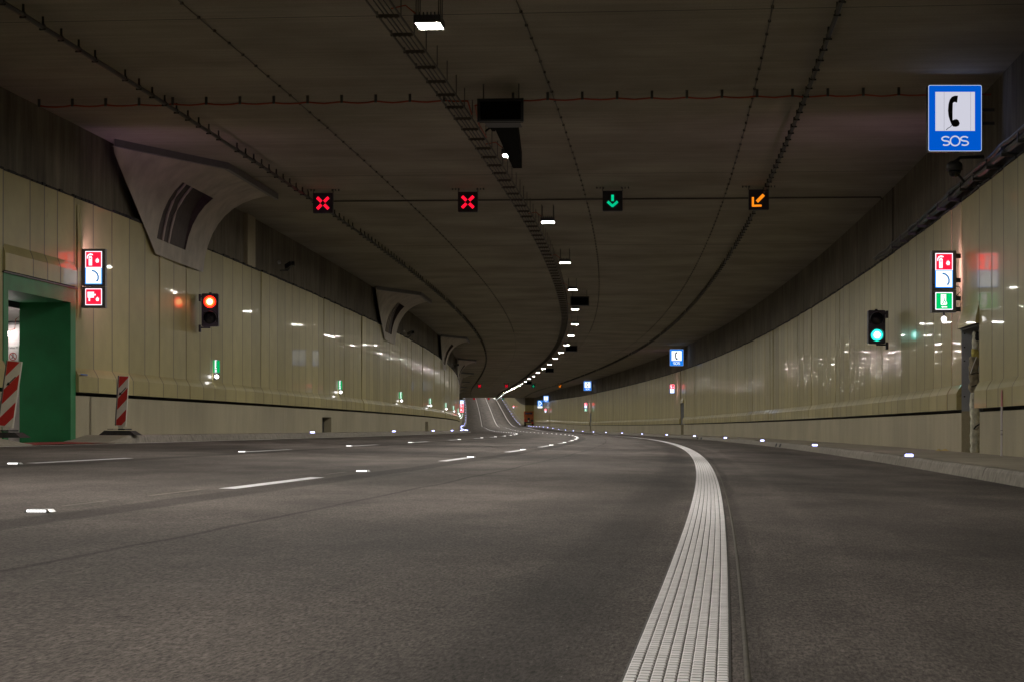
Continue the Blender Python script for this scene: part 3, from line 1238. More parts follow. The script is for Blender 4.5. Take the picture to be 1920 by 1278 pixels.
for x in (-.15, .15):
    a_ = MB()
    a_.tube(run(12, 420, x, ZT, 1.3), .016, 'thin_cable', 5)
    a_.build("side_rail", tray)
for x, h, r in ((-.08, .03, .010), (-.02, .03, .012), (.05, .03, .009)):
    a_ = MB()
    a_.tube(run(12, 420, x, ZT + h, 1.3), r, 'cable', 5)
    a_.build("cable", tray)
rung = MB()
rung.box(-.14, .14, -.022, .022, -.03, .012, 'thin_cable')
rung.box(-.17, -.15, -.03, .03, -.03, .05, 'thin_cable')
for x in (-.13, -.06, .01, .08):
    rung.box(x, x + .035, -.026, .026, -.042, -.03, 'thin_cable')
rung_me = rung.mesh("rung")
rod = MB()
rod.tube([(.16, 0, 0), (.16, 0, CEIL - ZT)], .008, 'rod', 5)
rod_me = rod.mesh("hanger_rod")
rest = MB()
s = 13.6
while s < 400:
    if s < 120:
        link("rung", rung_me, tray, P(s, TD(s), ZT), (0, 0, -axis(s)[3]))
        link("hanger_rod", rod_me, tray, P(s, TD(s), ZT), (0, 0, -axis(s)[3]))
    else:
        c = P(s, TD(s), ZT)
        rest.box(c.x - .16, c.x + .16, c.y - .022, c.y + .022, c.z - .03, c.z + .02, 'thin_cable')
    s += 1.265
o = rest.build("rung", tray)
o["kind"] = "stuff"

# ================================================================== CHAINED CABLES on the ceiling


def chain(d, label, s1):
    root = thing("ceiling_cable", label, "cable")
    H = 6.17
    pts = []
    s = 14.0
    clamps = []
    while s < s1:
        pts.append(P(s, d, H + random.uniform(-.006, .006)))
        if s < 420:
            clamps.append(s)
        s += .84 if s < 260 else 4
    a_ = MB()
    a_.tube(pts, .034, 'cable', 6)
    a_.build("cable", root)
    c = MB()
    c.tube([(0, 0, .15), (0, 0, .05), (0, 0, .02)], [.016, .018, .045], 'cable', 6)
    c.tube([(0, -.06, 0), (0, .06, 0)], .036, 'cable', 7)
    c.box(-.05, .05, -.02, .02, -.045, -.02, 'cable')
    cm = c.mesh("clamp")
    far = MB()
    for q in clamps:
        if q > 25 and random.random() < .06:
            continue
        if q < 150:
            o = link("clamp", cm, root, P(q, d, H), (0, 0, -axis(q)[3] + random.uniform(-.2, .2)))
        else:
            p = P(q, d, H)
            far.tube([p - Vector((0, 0, .04)), p + Vector((0, 0, .15))], [.05, .016], 'cable', 5)
    o = far.build("clamp", root)
    o["kind"] = "stuff"


chain(-9.28, "black clamped cable running along the ceiling over the outer red-cross lane", 700)
chain(1.82, "black clamped cable running along the ceiling over the orange-arrow lane", 480)


def thin(d, label, s1):
    root = thing("thin_cable", label, "cable")
    a_ = MB()
    pts = []
    s = 14.0
    while s < s1:
        pts.append(P(s, d + random.uniform(-.01, .01), CEIL - .025))
        s += 1.2 if s < 150 else 4
    a_.tube(pts, .008, 'thin_cable', 5)
    a_.build("cable", root)
    c = MB()
    c.box(-.02, .02, -.02, .02, -.013, .02, 'thin_cable')
    cm = c.mesh("clip")
    s = 20.0
    while s < 120:
        link("clip", cm, root, P(s, d, CEIL - .025), (0, 0, -axis(s)[3]))
        s += .95


thin(-7.08, "thin clipped cable along the ceiling between the two red-cross lanes", 300)
thin(-2.52, "thin clipped cable along the ceiling just beside the luminaire row", 300)
thin(.95, "thin clipped cable along the ceiling between green and orange arrow lanes", 300)

# red heat detector cable across the ceiling
rc = thing("red_cable", "red sagging cable clipped straight across the ceiling before the signals", "cable")
a_ = MB()
pts, clips = [], []
d = -11.6
while d < 4.7:
    if not (-4.1 < d < -3.6):
        for q in range(4):
            t = q / 4
            pts.append(P(34.4, d + .6 * t, CEIL - .12 - .025 * math.sin(math.pi * t) + random.uniform(-.004, .004)))
        clips.append(d)
    d += .6
half = [p for p in pts if p.x < P(34.4, -4.2, 0).x]
a_.tube(half + [P(34.5, -4.0, 6.2), P(35, -3.98, 6.05)], .016, 'red_cable', 6)
a_.build("cable", rc)
a_ = MB()
h2 = [p for p in pts if p.x >= P(34.4, -3.7, 0).x]
a_.tube([P(37.5, -3.95, 6.0), P(36.0, -3.95, 6.02), P(34.8, -3.9, 6.17)] + h2, .016, 'red_cable', 6)
a_.build("cable", rc)
c = MB()
c.box(-.022, .022, -.02, .02, -.02, .12, 'dark_metal')
cm = c.mesh("clip")
for d in clips:
    link("clip", cm, rc, P(34.4, d, CEIL - .12))
# conduit across the ceiling behind the signals
cd = thing("ceiling_conduit", "grey conduit across the ceiling behind the first lane signals, turning down the wall", "conduit")
a_ = MB()
a_.tube([P(50.4, -9.0 + i, CEIL - .03) for i in range(14)] + [P(50.4, WR - .0, CEIL - .03), P(50.4, WR + .05, CEIL - .1)], .022, 'thin_cable', 6)
a_.build("crossing_pipe", cd)
a_ = MB()
a_.tube([P(48.4, WR + .06, CEIL - .04), P(48.4, WR + .06, 4.7)], .022, 'thin_cable', 6)
a_.build("drop_pipe", cd)

# black cable trunk along the top of the right panels
tk = thing("cable_bundle", "thick black cable bundle lying along the top of the right wall panels", "cable bundle")
for j, (h0, h1, dd, r) in enumerate(((4.83, 4.74, -.10, .060), (4.95, 4.78, -.04, .050), (4.90, 4.76, -.17, .038))):
    a_ = MB()
    n = 60
    pts = []
    for i in range(n + 1):
        s = 20 + 30.5 * i / n
        t = min(1, max(0, (s - 36) / 12))
        pts.append(P(s, WR + dd + .012 * math.sin(s * 2.1 + j), h0 + (h1 - h0) * t + .012 * math.sin(s * 3.3 + j * 2)))
    a_.tube(pts, [r * (1 - .45 * min(1, max(0, (20 + 30.5 * i / n - 38) / 12))) for i in range(n + 1)], 'black', 8)
    a_.build("cable", tk)
br = MB()
br.box(-.20, .10, -.03, .03, -.10, -.05, 'dark_metal')
br.box(-.20, -.18, -.03, .03, -.05, .08, 'dark_metal')
bm = br.mesh("bracket")
s = 21.0
while s < 48:
    link("bracket", bm, tk, P(s, WR, 4.83 - .09 * min(1, max(0, (s - 36) / 12))), (0, 0, -axis(s)[3]))
    s += 1.5

# ================================================================== LANE SIGNALS


def dots(mb, cells, pitch, r, key, y0=-.012, y1=0.0, ang=0.0, cx=0.0, cz=0.0):
    ca, sa = math.cos(ang), math.sin(ang)
    for (i, j) in cells:
        x, z = i * pitch, j * pitch
        x, z = cx + x * ca - z * sa, cz + x * sa + z * ca
        mb.prism([(x + r * (a * ca - b * sa), z + r * (a * sa + b * ca)) for a, b in ((-1, -1), (1, -1), (1, 1), (-1, 1))], y0, y1, key)


sym = {}
m = MB()
for a in (45, 135, 225, 315):
    an = math.radians(a)
    dots(m, [(i, j) for i in range(-3, 3) for j in range(-1, 2)], .0245, .0112, 'e_redx', -.088, -.08, an, .135 * math.cos(an), .135 * math.sin(an))
sym['cross'] = m.mesh("red_cross")
m = MB()
dots(m, [(i, j) for i in range(-1, 2) for j in range(0, 7)], .022, .0095, 'e_greenx', -.088, -.08, 0, 0, .005)
for sx in (-1, 1):
    an = math.radians(42) * sx
    dots(m, [(sx * i, j) for i in range(0, 8) for j in range(-1, 2)], .022, .0088, 'e_greenx', -.088, -.08, an, 0, -.125)
sym['down'] = m.mesh("green_arrow")
m = MB()
dots(m, [(i, j) for i in range(-1, 8) for j in range(-1, 2)], .026, .012, 'e_orangex', -.088, -.08, math.radians(45), -.02, -.02)
dots(m, [(0, j) for j in range(0, 9)] + [(1, j) for j in range(0, 9)] + [(i, 0) for i in range(2, 9)] + [(i, 1) for i in range(2, 9)], .026, .012, 'e_orangex', -.088, -.08, 0, -.155, -.155)
sym['diag'] = m.mesh("orange_arrow")
hm = MB()
hm.prism(rrect(-.24, .24, -.24, .24, .02, 2), -.08, .08, 'black')
hm.box(-.245, .245, -.084, -.07, .235, .247, 'black')
sig_house = hm.mesh("housing")
rm = MB()
rm.tube([(0, 0, .24), (0, 0, CEIL - 5.92)], .010, 'rod', 5)
sig_rod = rm.mesh("hanger_rod")
bm_ = MB()
bm_.box(-.09, .09, -.03, .03, CEIL - 5.92 - .03, CEIL - 5.92, 'rod')
for x in (-.08, 0, .08):
    bm_.box(x - .012, x + .012, -.03, .03, CEIL - 5.92 - .10, CEIL - 5.92 - .03, 'rod')
sig_br = bm_.mesh("ceiling_bracket")
DL = [-8.75, -5.25, -1.75, 1.75]
KIND = ['cross', 'cross', 'down', 'diag']
LAB1 = ["large lane signal with a red cross hung under the black clamped cable",
        "large lane signal with a red cross hung next to the cable ladder",
        "large lane signal with a green downward arrow",
        "large lane signal with an orange diagonal arrow"]
LAB2 = ["small middle-distance lane signal with a red cross over the outermost lane",
        "small middle-distance lane signal with a red cross next to the luminaire row",
        "small middle-distance lane signal with a green downward arrow",
        "small middle-distance lane signal with an orange arrow near the blue signs"]
LAB3 = ["tiny farthest lane signal, red, where the clamped cable meets the rising road",
        "tiny farthest lane signal, red, beside the end of the luminaire row",
        "tiny farthest lane signal, green, at the end of the luminaire row"]
for row, (s, labs, zs) in enumerate(((48.1, LAB1, 5.975), (259.5, LAB2, 5.92), (478, LAB3, 6.0))):
    for i, lab in enumerate(labs):
        o = at("lane_signal", lab, "lane signal", s, DL[i] + ((-.10, -.06, -.06, -.06)[i] if row == 0 else 0), zs, "lane control signals over the road")
        link("housing", sig_house, o)
        link({'cross': 'red_cross', 'down': 'green_arrow', 'diag': 'orange_arrow'}[KIND[i]], sym[KIND[i]], o, (0, -.003, 0))
        for x in (-.24, .24):
            link("hanger_rod", sig_rod, o, (x, 0, 0))
            link("ceiling_bracket", sig_br, o, (x + math.copysign(.06, x), 0, 0))

# ================================================================== HORN LOUDSPEAKERS


def horn(name_lab, s, full):
    o = at("horn_loudspeaker", name_lab, "loudspeaker", s, -3.33, 5.86, "horn loudspeakers under the ceiling")
    m = MB()
    m.prism(rrect(-.375, .375, -.19, .18, .01, 1), .02, .16, 'soot')
    for x0, x1, z0, z1 in ((-.39, -.345, -.20, .19), (.345, .39, -.20, .19), (-.345, .345, .15, .19), (-.345, .345, -.20, -.165)):
        m.box(x0, x1, -.05, .02, z0, z1, 'black')
    m.build("mouth_frame", o)
    if full:
        m = MB()
        c = [(-.20, .9, .08), (.21, .9, .08), (.21, .9, -.13), (-.20, .9, -.13), (-.14, 4.3, -.12), (.03, 4.3, -.12), (.03, 4.3, -.42), (-.14, 4.3, -.42)]
        for f in ((0, 1, 2, 3), (7, 6, 5, 4), (0, 4, 5, 1), (1, 5, 6, 2), (2, 6, 7, 3), (3, 7, 4, 0)):
            m.quad([c[i] for i in f], 'soot')
        m.box(-.26, -.20, .9, 1.25, -.17, .05, 'soot')
        m.box(.21, .25, .9, 1.1, -.13, .05, 'soot')
        m.build("horn_body", o)
        m = MB()
        m.prism([(-.30, -.16), (.30, -.16), (.20, .02), (-.20, .02)], .16, .9, 'black')
        m.build("throat", o)
    for x in (-.3, .3):
        m = MB()
        m.tube([(x, .1, .18), (x, .1, CEIL - 5.86)], .012, 'rod', 5)
        m.build("hanger_rod", o)
    if full:
        m = MB()
        m.tube([(-.22, 1.0, -.1), (-.34, .9, -.22)], .018, 'black', 6)
        m.build("clamp_lever", o)
    else:
        m = MB()
        m.box(-.36, .36, .16, .50, -.17, .16, 'soot')
        m.build("body", o)
        m = MB()
        m.box(-.39, .39, -.055, .0, -.215, -.2005, 'grey_box')
        m.build("lower_edge", o)
    return o


for k, s in enumerate((33.4, 84, 133.5, 184, 236)):
    horn("large black horn loudspeaker with a long tapering body under the ceiling" if k == 0 else "%s black loudspeaker box from the camera, hanging by the luminaire row" % nth(k + 1), s, k == 0)

# ================================================================== SOS SIGNS


def sos(s, d, zc, w, h, lab, far):
    W, B, R = ('e_sos_far', 'e_blue_far', 'e_rim') if far else ('e_sos_white', 'e_blue', 'e_rim')
    o = at("emergency_phone_sign", lab, "sign", s, d, zc, "lit blue phone signs along the right wall", False)
    m = MB()
    m.prism(rrect(-w / 2, w / 2, -h / 2, h / 2, .03), -.03, .12, 'grey_box')
    m.build("housing", o)
    m = MB()
    m.prism(rrect(-w / 2 + .004, w / 2 - .004, -h / 2 + .004, h / 2 - .004, .028), -.034, -.031, R)
    m.build("white_rim", o)
    m = MB()
    m.prism(rrect(-w / 2 + .013, w / 2 - .013, -h / 2 + .013, h / 2 - .013, .022), -.037, -.0345, B)
    m.build("blue_face", o)
    kx, kz = w / 420, h / 516
    C = lambda x, y: ((x - 538) * kx, (398 - y) * kz)
    m = MB()
    m.prism([C(384, 497), C(692, 497), C(692, 195), C(384, 195)], -.040, -.0375, W)
    m.build("white_field", o)
    m = MB()
    hs = [(560, 225), (553, 278), (530, 273), (520, 282), (518, 340), (518, 415), (530, 410), (547, 406), (563, 414), (574, 438), (566, 458), (545, 466), (522, 464), (510, 448), (496, 415), (486, 380), (482, 340), (486, 290), (496, 255), (512, 234), (535, 225)]
    m.prism([C(*p) for p in hs], -.044, -.0405, 'print')
    m.prism(stroke([C(*p) for p in ((514, 452), (498, 468), (483, 476), (468, 490))], .010), -.044, -.0405, 'print')
    m.build("handset_symbol", o)
    if not far:
        m = MB()
        for x in (452, 659):
            a, b = C(x - .7, 497), C(x + .7, 195)
            m.box(a[0], b[0], -.0412, -.0405, a[1], b[1], 'grey_box')
        m.build("field_joint", o)
    # letters drawn with strokes
    m = MB()
    ck = []

    def S_(cx, cz, r):
        pts = [(cx + r * .92 * math.cos(math.radians(a)), cz + r * .52 + r * .52 * math.sin(math.radians(a))) for a in range(35, 271, 20)]
        pts += [(cx + r * .92 * math.cos(math.radians(a)), cz - r * .52 + r * .52 * math.sin(math.radians(a))) for a in range(90, -146, -20)]
        return pts
    cz = (398 - 575) * kz
    r = .072 * h / 1.1
    wst = .021 * h / 1.1
    strokes(m, S_(C(465, 0)[0], cz, r * .74 / .74 * .95), wst, -.041, -.0375, W)
    strokes(m, [(C(538, 0)[0] + r * 1.08 * math.cos(math.radians(a)), cz + r * 1.08 * math.sin(math.radians(a))) for a in range(0, 361, 15)], wst, -.041, -.0375, W)
    strokes(m, S_(C(611, 0)[0], cz, r * .95), wst, -.041, -.0375, W)
    m.build("sos_letters", o)
    for zz in (-.1, .12):
        m = MB()
        m.box(w / 2, w / 2 + .22, .02, .06, zz, zz + .05, 'dark_metal')
        m.build("wall_bracket", o)
    return o


sos(33.25, 4.18, 5.60, .885, 1.095, "large blue SOS phone sign high on the wall above the dome camera", False)
sos(139.5, 4.18, 5.47, .95, 1.16, "blue SOS phone sign at middle distance, beside the bright panel reflections", True)
sos(244, 4.22, 5.65, .95, 1.16, "smaller blue SOS phone sign farther along, left of the middle-distance one", True)
sos(357, 4.2, 5.10, .95, 1.16, "tiny farthest blue SOS phone sign overlapping the triangle sign", True)
# blue triangle sign beyond
o = at("bay_sign", "tiny blue sign with a white triangle outline over a white plate", "sign", 382, 3.98, 4.6, None, False)
m = MB()
m.prism(rrect(-.5, .5, -.55, .55, .03), -.03, .1, 'grey_box')
m.build("housing", o)
m = MB()
m.prism(rrect(-.49, .49, -.54, .54, .03), -.036, -.031, 'e_blue_far')
m.build("blue_face", o)
m = MB()
strokes(m, [(-.22, -.42), (-.22, .38), (.05, .30), (.28, .0), (.05, -.32), (-.22, -.42)], .11, -.042, -.037, 'e_sos_far')
m.build("triangle_symbol", o)
m = MB()
m.box(-.45, .45, -.036, .05, -.92, -.60, 'e_sos_far')
m.build("white_plate", o)

# dome camera under the first sign
dc = at("dome_camera", "black dome camera on a bracket under the large SOS sign", "camera", 34.0, 4.28, 4.98)
m = MB()
m.smooth = True
m.tube([(0, 0, .02), (0, 0, -.02), (0, 0, -.05), (0, 0, -.14)], [.07, .12, .135, .135], 'housing', 16)
m.build("collar", dc)
m = MB()
m.smooth = True
m.tube([(0, 0, -.14 - .115 * math.sin(math.radians(a))) for a in range(0, 91, 15)], [max(.004, .112 * math.cos(math.radians(a))) for a in range(0, 91, 15)], 'dome', 16)
m.build("dome", dc)
m = MB()
m.tube([(0, 0, .0), (.1, .05, .08), (.5, .1, .1)], .03, 'housing', 8)
m.build("arm", dc)
m = MB()
m.tube([(.05, 0, -.2), (.12, 0, -.28), (.16, .05, -.32)], .022, 'black', 6)
m.build("cable", dc)
# box cameras on the left wall


def cctv(s, d, h, lab):
    o = at("wall_camera", lab, "camera", s, d, h, "small cameras on the left wall")
    m = MB()
    T = Matrix.Rotation(math.radians(35), 4, 'Z') @ Matrix.Rotation(math.radians(-12), 4, 'X')
    m.box(-.07, .07, -.2, .2, -.06, .08, 'housing', T)
    m.build("body", o)
    m = MB()
    m.tube([T @ Vector((0, -.2, .0)), T @ Vector((0, -.225, .0))], .05, 'dome', 10)
    m.build("lens", o)
    m = MB()
    m.tube([(-.0, .0, -.06), (-.05, 0, -.14), (-.3, .05, -.14)], .025, 'housing', 6)
    m.build("arm", o)
    m = MB()
    m.tube([(-.3, -.1, .1), (-.28, -.14, .06)], .05, 'steel', 8)
    m.build("junction_box", o)


cctv(57.6, -11.35, 5.25, "small dark camera on the upper left wall between the first two cowls")
cctv(88.8, -10.9, 4.75, "small camera tucked behind the second ventilation cowl")
cctv(131.0, -10.95, 4.65, "small camera tucked behind the third ventilation cowl")

# ================================================================== ESCAPE INFORMATION BOXES


def pic_frame(m, cx, cz, w, key, rim, y=-.096):
    m.prism([(cx - w / 2, cz - w / 2), (cx + w / 2, cz - w / 2), (cx + w / 2, cz + w / 2), (cx - w / 2, cz + w / 2)], y, y + .004, rim)
    q = w * .455
    m.prism([(cx - q, cz - q), (cx + q, cz - q), (cx + q, cz + q), (cx - q, cz + q)], y - .003, y - .0005, key)


FL = [(-.05, -.45), (.5, -.45), (.62, -.2), (.5, -.05), (.72, .1), (.5, .2), (.62, .5), (.3, .3), (.28, .72), (.02, .35), (-.1, .5), (-.08, .15), (-.28, .2), (-.1, -.05), (-.3, -.12), (-.08, -.25)]


def flame(m, cx, cz, sc, key, y):
    m.prism([(cx + (x - .2) * sc, cz + z * sc) for x, z in FL], y, y + .0025, key)


def picto(o, kind, cx, cz, w):
    y = -.1025
    k = w / 2
    m = MB()
    if kind in ('ext', 'hose'):
        pic_frame(m, cx, cz, w, 'e_redp', 'e_white')
    elif kind == 'phone':
        pic_frame(m, cx, cz, w, 'e_phone', 'e_bluep')
    else:
        pic_frame(m, cx, cz, w, 'e_greenp', 'e_white')
    m.build({'ext': 'extinguisher_panel', 'hose': 'hose_panel', 'phone': 'phone_panel', 'exit': 'exit_panel'}[kind], o)
    m = MB()
    C = lambda pts: [(cx + x * k, cz + z * k) for x, z in pts]
    if kind == 'ext':
        m.prism(C([(-.58, -.72), (-.18, -.72), (-.18, .28), (-.25, .40), (-.51, .40), (-.58, .28)]), y, y + .0025, 'e_white')
        m.prism(C([(-.80, .35), (-.66, .62), (-.38, .74), (-.10, .66), (-.05, .54), (-.30, .50), (-.50, .52), (-.66, .38), (-.70, .1), (-.80, .1)]), y - .003, y - .0005, 'e_white')
        m.prism(C([(-.50, .02), (-.26, .02), (-.26, .14), (-.50, .14)]), y - .003, y - .0005, 'e_redp')
        flame(m, cx + .44 * k, cz - .15 * k, .50 * k, 'e_white', y)
    elif kind == 'hose':
        m.prism(C([(-.72, -.1), (-.6, -.1), (-.6, -.5), (-.42, -.5), (-.42, -.1), (.05, -.1), (.05, .15), (.25, .15), (.25, .35), (.05, .35), (.05, .6), (-.72, .6)]), y, y + .0025, 'e_white')
        flame(m, cx + .46 * k, cz - .30 * k, .46 * k, 'e_white', y)
    elif kind == 'phone':
        m.prism(stroke(C([(-.15, .62), (.15, .55), (.42, .30), (.56, -.05), (.55, -.4), (.42, -.62)]), .19 * k), y, y + .0025, 'e_tint')
        m.prism(C([(-.28, .66), (-.1, .75), (.05, .55), (-.08, .5)]), y - .003, y - .0005, 'e_tint')
        m.prism(C([(.28, -.6), (.46, -.42), (.56, -.66), (.36, -.72)]), y - .003, y - .0005, 'e_tint')
    else:
        m.prism(C([(-.38, -.45), (.22, -.45), (.34, -.32), (.30, -.1), (.22, .0), (.22, .78), (-.38, .78)]), y, y + .0025, 'e_white')
        strokes(m, C([(-.05, .42), (.05, .1), (-.12, -.2), (-.25, -.35)]), .09 * k, y - .003, y - .0005, 'e_greenp')
        strokes(m, C([(.05, .1), (.18, -.1), (.14, -.32)]), .08 * k, y - .003, y - .0005, 'e_greenp')
        m.prism(circle(cx - .06 * k, cz + .58 * k, .07 * k, 10), y - .003, y - .0005, 'e_greenp')
        m.prism(C([(-.35, -.68), (-.15, -.56), (-.15, -.62), (.35, -.62), (.35, -.74), (-.15, -.74), (-.15, -.80)]), y, y + .0025, 'e_white')
    m.build({'ext': 'extinguisher_symbol', 'hose': 'hose_symbol', 'phone': 'phone_symbol', 'exit': 'exit_symbol'}[kind], o)


def info(s, d, ztop, side, kinds, lab, detail=True):
    o = at("escape_sign_box", lab, "sign", s, d, ztop, "lit pictogram boxes on the walls", False)
    w = .44
    m = MB()
    m.box(-w / 2, w / 2, -.09, .09, -.70, 0, 'grey_box')
    m.build("upper_housing", o)
    m = MB()
    m.box(-.17, .17, .0905, .096, -.68, -.03, 'e_back')  # unseen glowing panel, added to throw lilac light on wall and ceiling
    m.build("rear_glow_panel", o)
    cx = -.0 if side == 'L' else .0
    if len(kinds) > 2:
        m = MB()
        m.box(-w / 2, w / 2, -.09, .09, -1.12, -.715, 'grey_box')
        m.build("lower_housing", o)
    z = [-.205, -.515, -.915]
    for kd, zz in zip(kinds, z):
        picto(o, kd, cx + .03 * (1 if side == 'L' else -1) * 0, zz, .315)
    if detail:
        sg = -1 if side == 'L' else 1
        for zz in (-.08, -.52, -.85, -1.05):
            m = MB()
            x0, x1 = sorted((sg * w / 2, sg * (w / 2 + .10)))
            m.box(x0, x1, -.03, .03, zz - .05, zz + .03, 'dark_metal')
            m.build("wall_bracket", o)
        m = MB()
        m.tube([(sg * w / 2, -.04, -.64), (sg * (w / 2 + .07), -.05, -.66), (sg * (w / 2 + .10), -.04, -.73), (sg * (w / 2 + .03), -.05, -.80), (sg * w / 2, -.04, -.84)], .008, 'cable', 5)
        m.tube([(sg * w / 2, -.04, -1.05), (sg * (w / 2 + .08), -.05, -1.03), (sg * (w / 2 + .1), -.04, -.95)], .008, 'cable', 5)
        m.build("cable_loop", o)
        for zz in (-.06, -.34, -.62, -.78, -1.06):
            m = MB()
            x = -sg * (w / 2 - .03)
            m.tube([(x, -.09, zz), (x, -.10, zz)], .012, 'black', 6)
            m.build("screw", o)
    return o


info(37.25, -11.43, 3.92, 'L', ('ext', 'phone', 'hose'), "lit sign box with extinguisher, phone and hose pictograms by the green portal")
ir = info(36.75, 4.46, 3.73, 'R', ('ext', 'phone', 'exit'), "lit sign box with extinguisher, phone and green exit pictograms above the niche")
info(146, 4.40, 3.78, 'R', ('ext', 'phone'), "small lit red and white sign box under the middle-distance SOS sign", False)
info(249, 4.35, 3.66, 'R', ('ext', 'phone', 'exit'), "tiny lit sign box under the smaller SOS sign farther along", False)
info(362, 4.3, 3.4, 'R', ('ext', 'phone'), "tiny faint lit sign box on the wall under the triangle sign", False)
info(172, -11.35, 3.0, 'L', ('phone', 'ext', 'hose'), "tiny lit sign box at the far bend of the left wall", False)
info(560, 2.5, 2.6, 'R', ('ext', 'phone'), "tiny lit sign box on the climbing right wall behind the orange truck", False)
sp = at("small_lamp", "small round white lamp just below the green exit pictogram box", "lamp", 36.7, 4.47, 2.49, None, False)
m = MB()
m.tube([(0, 0, .12), (0, 0, .05)], .02, 'grey_box', 6)
m.build("stem", sp)
m = MB()
m.smooth = True
m.tube([(0, 0, .05), (0, 0, .035), (0, 0, 0), (0, 0, -.035), (0, 0, -.05)], [.008, .038, .05, .038, .008], 'e_spot', 12)
m.build("globe", sp)

# mounting plates for the boxes (curved cover plates on the panels)
for s, d, z0, z1, sg, nm in ((37.0, WL, 2.55, 4.75, 1, wall_l), (36.95, WR, 2.5, 4.6, -1, wall_r)):
    m = MB()
    pr = [(0, .015), (.10, .05), (.20, .05), (.30, .015)]
    rows = []
    for z, f in ((z0, .05), (z0 + .35, .9), (z1 - .6, 1.0), (z1, .35)):
        rows.append([P(s + y * .9, d + sg * x * f, z) for y, x in pr])
    for A, B in zip(rows, rows[1:]):
        for j in range(3):
            m.quad([A[j], A[j + 1], B[j + 1], B[j]], 'panel')
    m.build("cover_plate", nm)

# ================================================================== TRAFFIC LIGHTS


def traffic(s, d, zc, lit, side, lab):
    o = at("traffic_light", lab, "traffic light", s, d, zc, None, False)
    m = MB()
    m.prism(rrect(-.20, .20, -.39, .39, .035), -.09, .09, 'black')
    m.box(-.03, .03, -.03, .03, .39, .42, 'black')
    m.build("housing", o)
    for zz, nm in ((.19, 'red'), (-.19, 'green')):
        on = lit == nm
        m = MB()
        m.smooth = True
        R = .142
        rings = [(R, -.092), (R * .82, -.108), (R * .52, -.124), (.004, -.132)]
        i0 = len(m.v)
        n = 24
        for r, y in rings:
            for q in range(n):
                an = 2 * math.pi * q / n
                m.v.append((r * math.cos(an), y, zz + r * math.sin(an)))
        k = m.mat(('e_redl' if nm == 'red' else 'e_greenl') if on else 'glass_dark')
        for a in range(len(rings) - 1):
            for q in range(n):
                q2 = (q + 1) % n
                m.f.append((i0 + a * n + q, i0 + a * n + q2, i0 + (a + 1) * n + q2, i0 + (a + 1) * n + q))
                m.m.append(k if a == 1 or not on else m.mat(('e_redr' if nm == 'red' else 'e_greenr') if a == 0 else ('e_redc' if nm == 'red' else 'e_greenc')))
                m.uv.append([(0, 0)] * 4)
        m.build("lens", o)
        m = MB()
        vis = circle(0, zz, .165, 22, -35, 215)
        vin = circle(0, zz, .155, 22, -35, 215)
        sx = .05 if side == 'L' else -.05
        for a in range(len(vis) - 1):
            dep = lambda p: .10 + .17 * max(0, (p[1] - zz) / .165 * .5 + .5)
            A, B, A2, B2 = vis[a], vis[a + 1], vin[a], vin[a + 1]
            fA, fB = -.09 - dep(A), -.09 - dep(B)
            m.quad([(A[0], -.09, A[1]), (B[0], -.09, B[1]), (B[0] + sx * .5, fB, B[1] - .02), (A[0] + sx * .5, fA, A[1] - .02)], 'black')
            m.quad([(A2[0], -.09, A2[1]), (A2[0] + sx * .5, fA, A2[1] - .02), (B2[0] + sx * .5, fB, B2[1] - .02), (B2[0], -.09, B2[1])], 'black')
            m.quad([(A[0] + sx * .5, fA, A[1] - .02), (B[0] + sx * .5, fB, B[1] - .02), (B2[0] + sx * .5, fB, B2[1] - .02), (A2[0] + sx * .5, fA, A2[1] - .02)], 'black')
        m.build("visor", o)
    sg = -1 if side == 'L' else 1
    for zz in (-.43, .30):
        m = MB()
        x0, x1 = sorted((0, sg * .26))
        m.box(x0, x1, -.02, .02, zz, zz + .035, 'black')
        m.box(sg * .25 - .025, sg * .25 + .025, -.05, .05, zz - .09, zz + .08, 'black')
        m.build("bracket", o)
    return o


traffic(46.85, -11.36, 3.32, 'red', 'L', "traffic light showing red on the left wall")
traffic(47.2, 4.38, 2.88, 'green', 'R', "traffic light showing green on the right wall")

# ================================================================== ESCAPE MARKERS on the left wall
ev = at("escape_marker", "", "marker", 48.7, WL, 1.95, "green escape markers along the left wall")
m = MB()
m.box(0, .10, -.02, .30, -.27, .27, 'grey_box')
m.build("housing", ev)
m = MB()
m.box(.0, .045, -.024, -.021, -.20, .25, 'e_evac')
m.box(.1005, .103, .0, .28, -.20, .25, 'e_evac')
m.build("green_face", ev)
m = MB()
for z0, z1, x0, x1 in ((-.20, .25, .046, .052), (.225, .25, .052, .098), (-.07, .21, .056, .072), (.02, .21, .072, .080), (-.16, -.10, .056, .092), (-.20, -.185, .056, .095), (-.07, -.03, .077, .094)):
    m.box(x0, x1, -.0255, -.021, z0, z1, 'e_white')
m.box(.052, .098, -.0235, -.021, -.20, .225, 'e_evac')
m.build("white_symbol", ev)
m = MB()
m.smooth = True
m.tube([(.10, -.03, -.29 - .0), (.10, -.055, -.32), (.10, -.06, -.36), (.10, -.04, -.41)], [.02, .05, .055, .02], 'e_evlamp', 12)
m.build("lamp", ev)
m = MB()
m.box(0, .10, -.02, .06, -.46, -.28, 'housing')
m.build("lamp_bracket", ev)
evl = MB()
evl.tube([(.10, -.03, -.29 - .0), (.10, -.055, -.32), (.10, -.06, -.36), (.10, -.04, -.41)], [.02, .05, .055, .02], 'e_evlamp_far', 8)
evl_me = evl.mesh("lamp")
es = [48.7, 70, 92, 111.9, 131, 148]
while es[-1] < 640:
    es.append(es[-1] + 21)
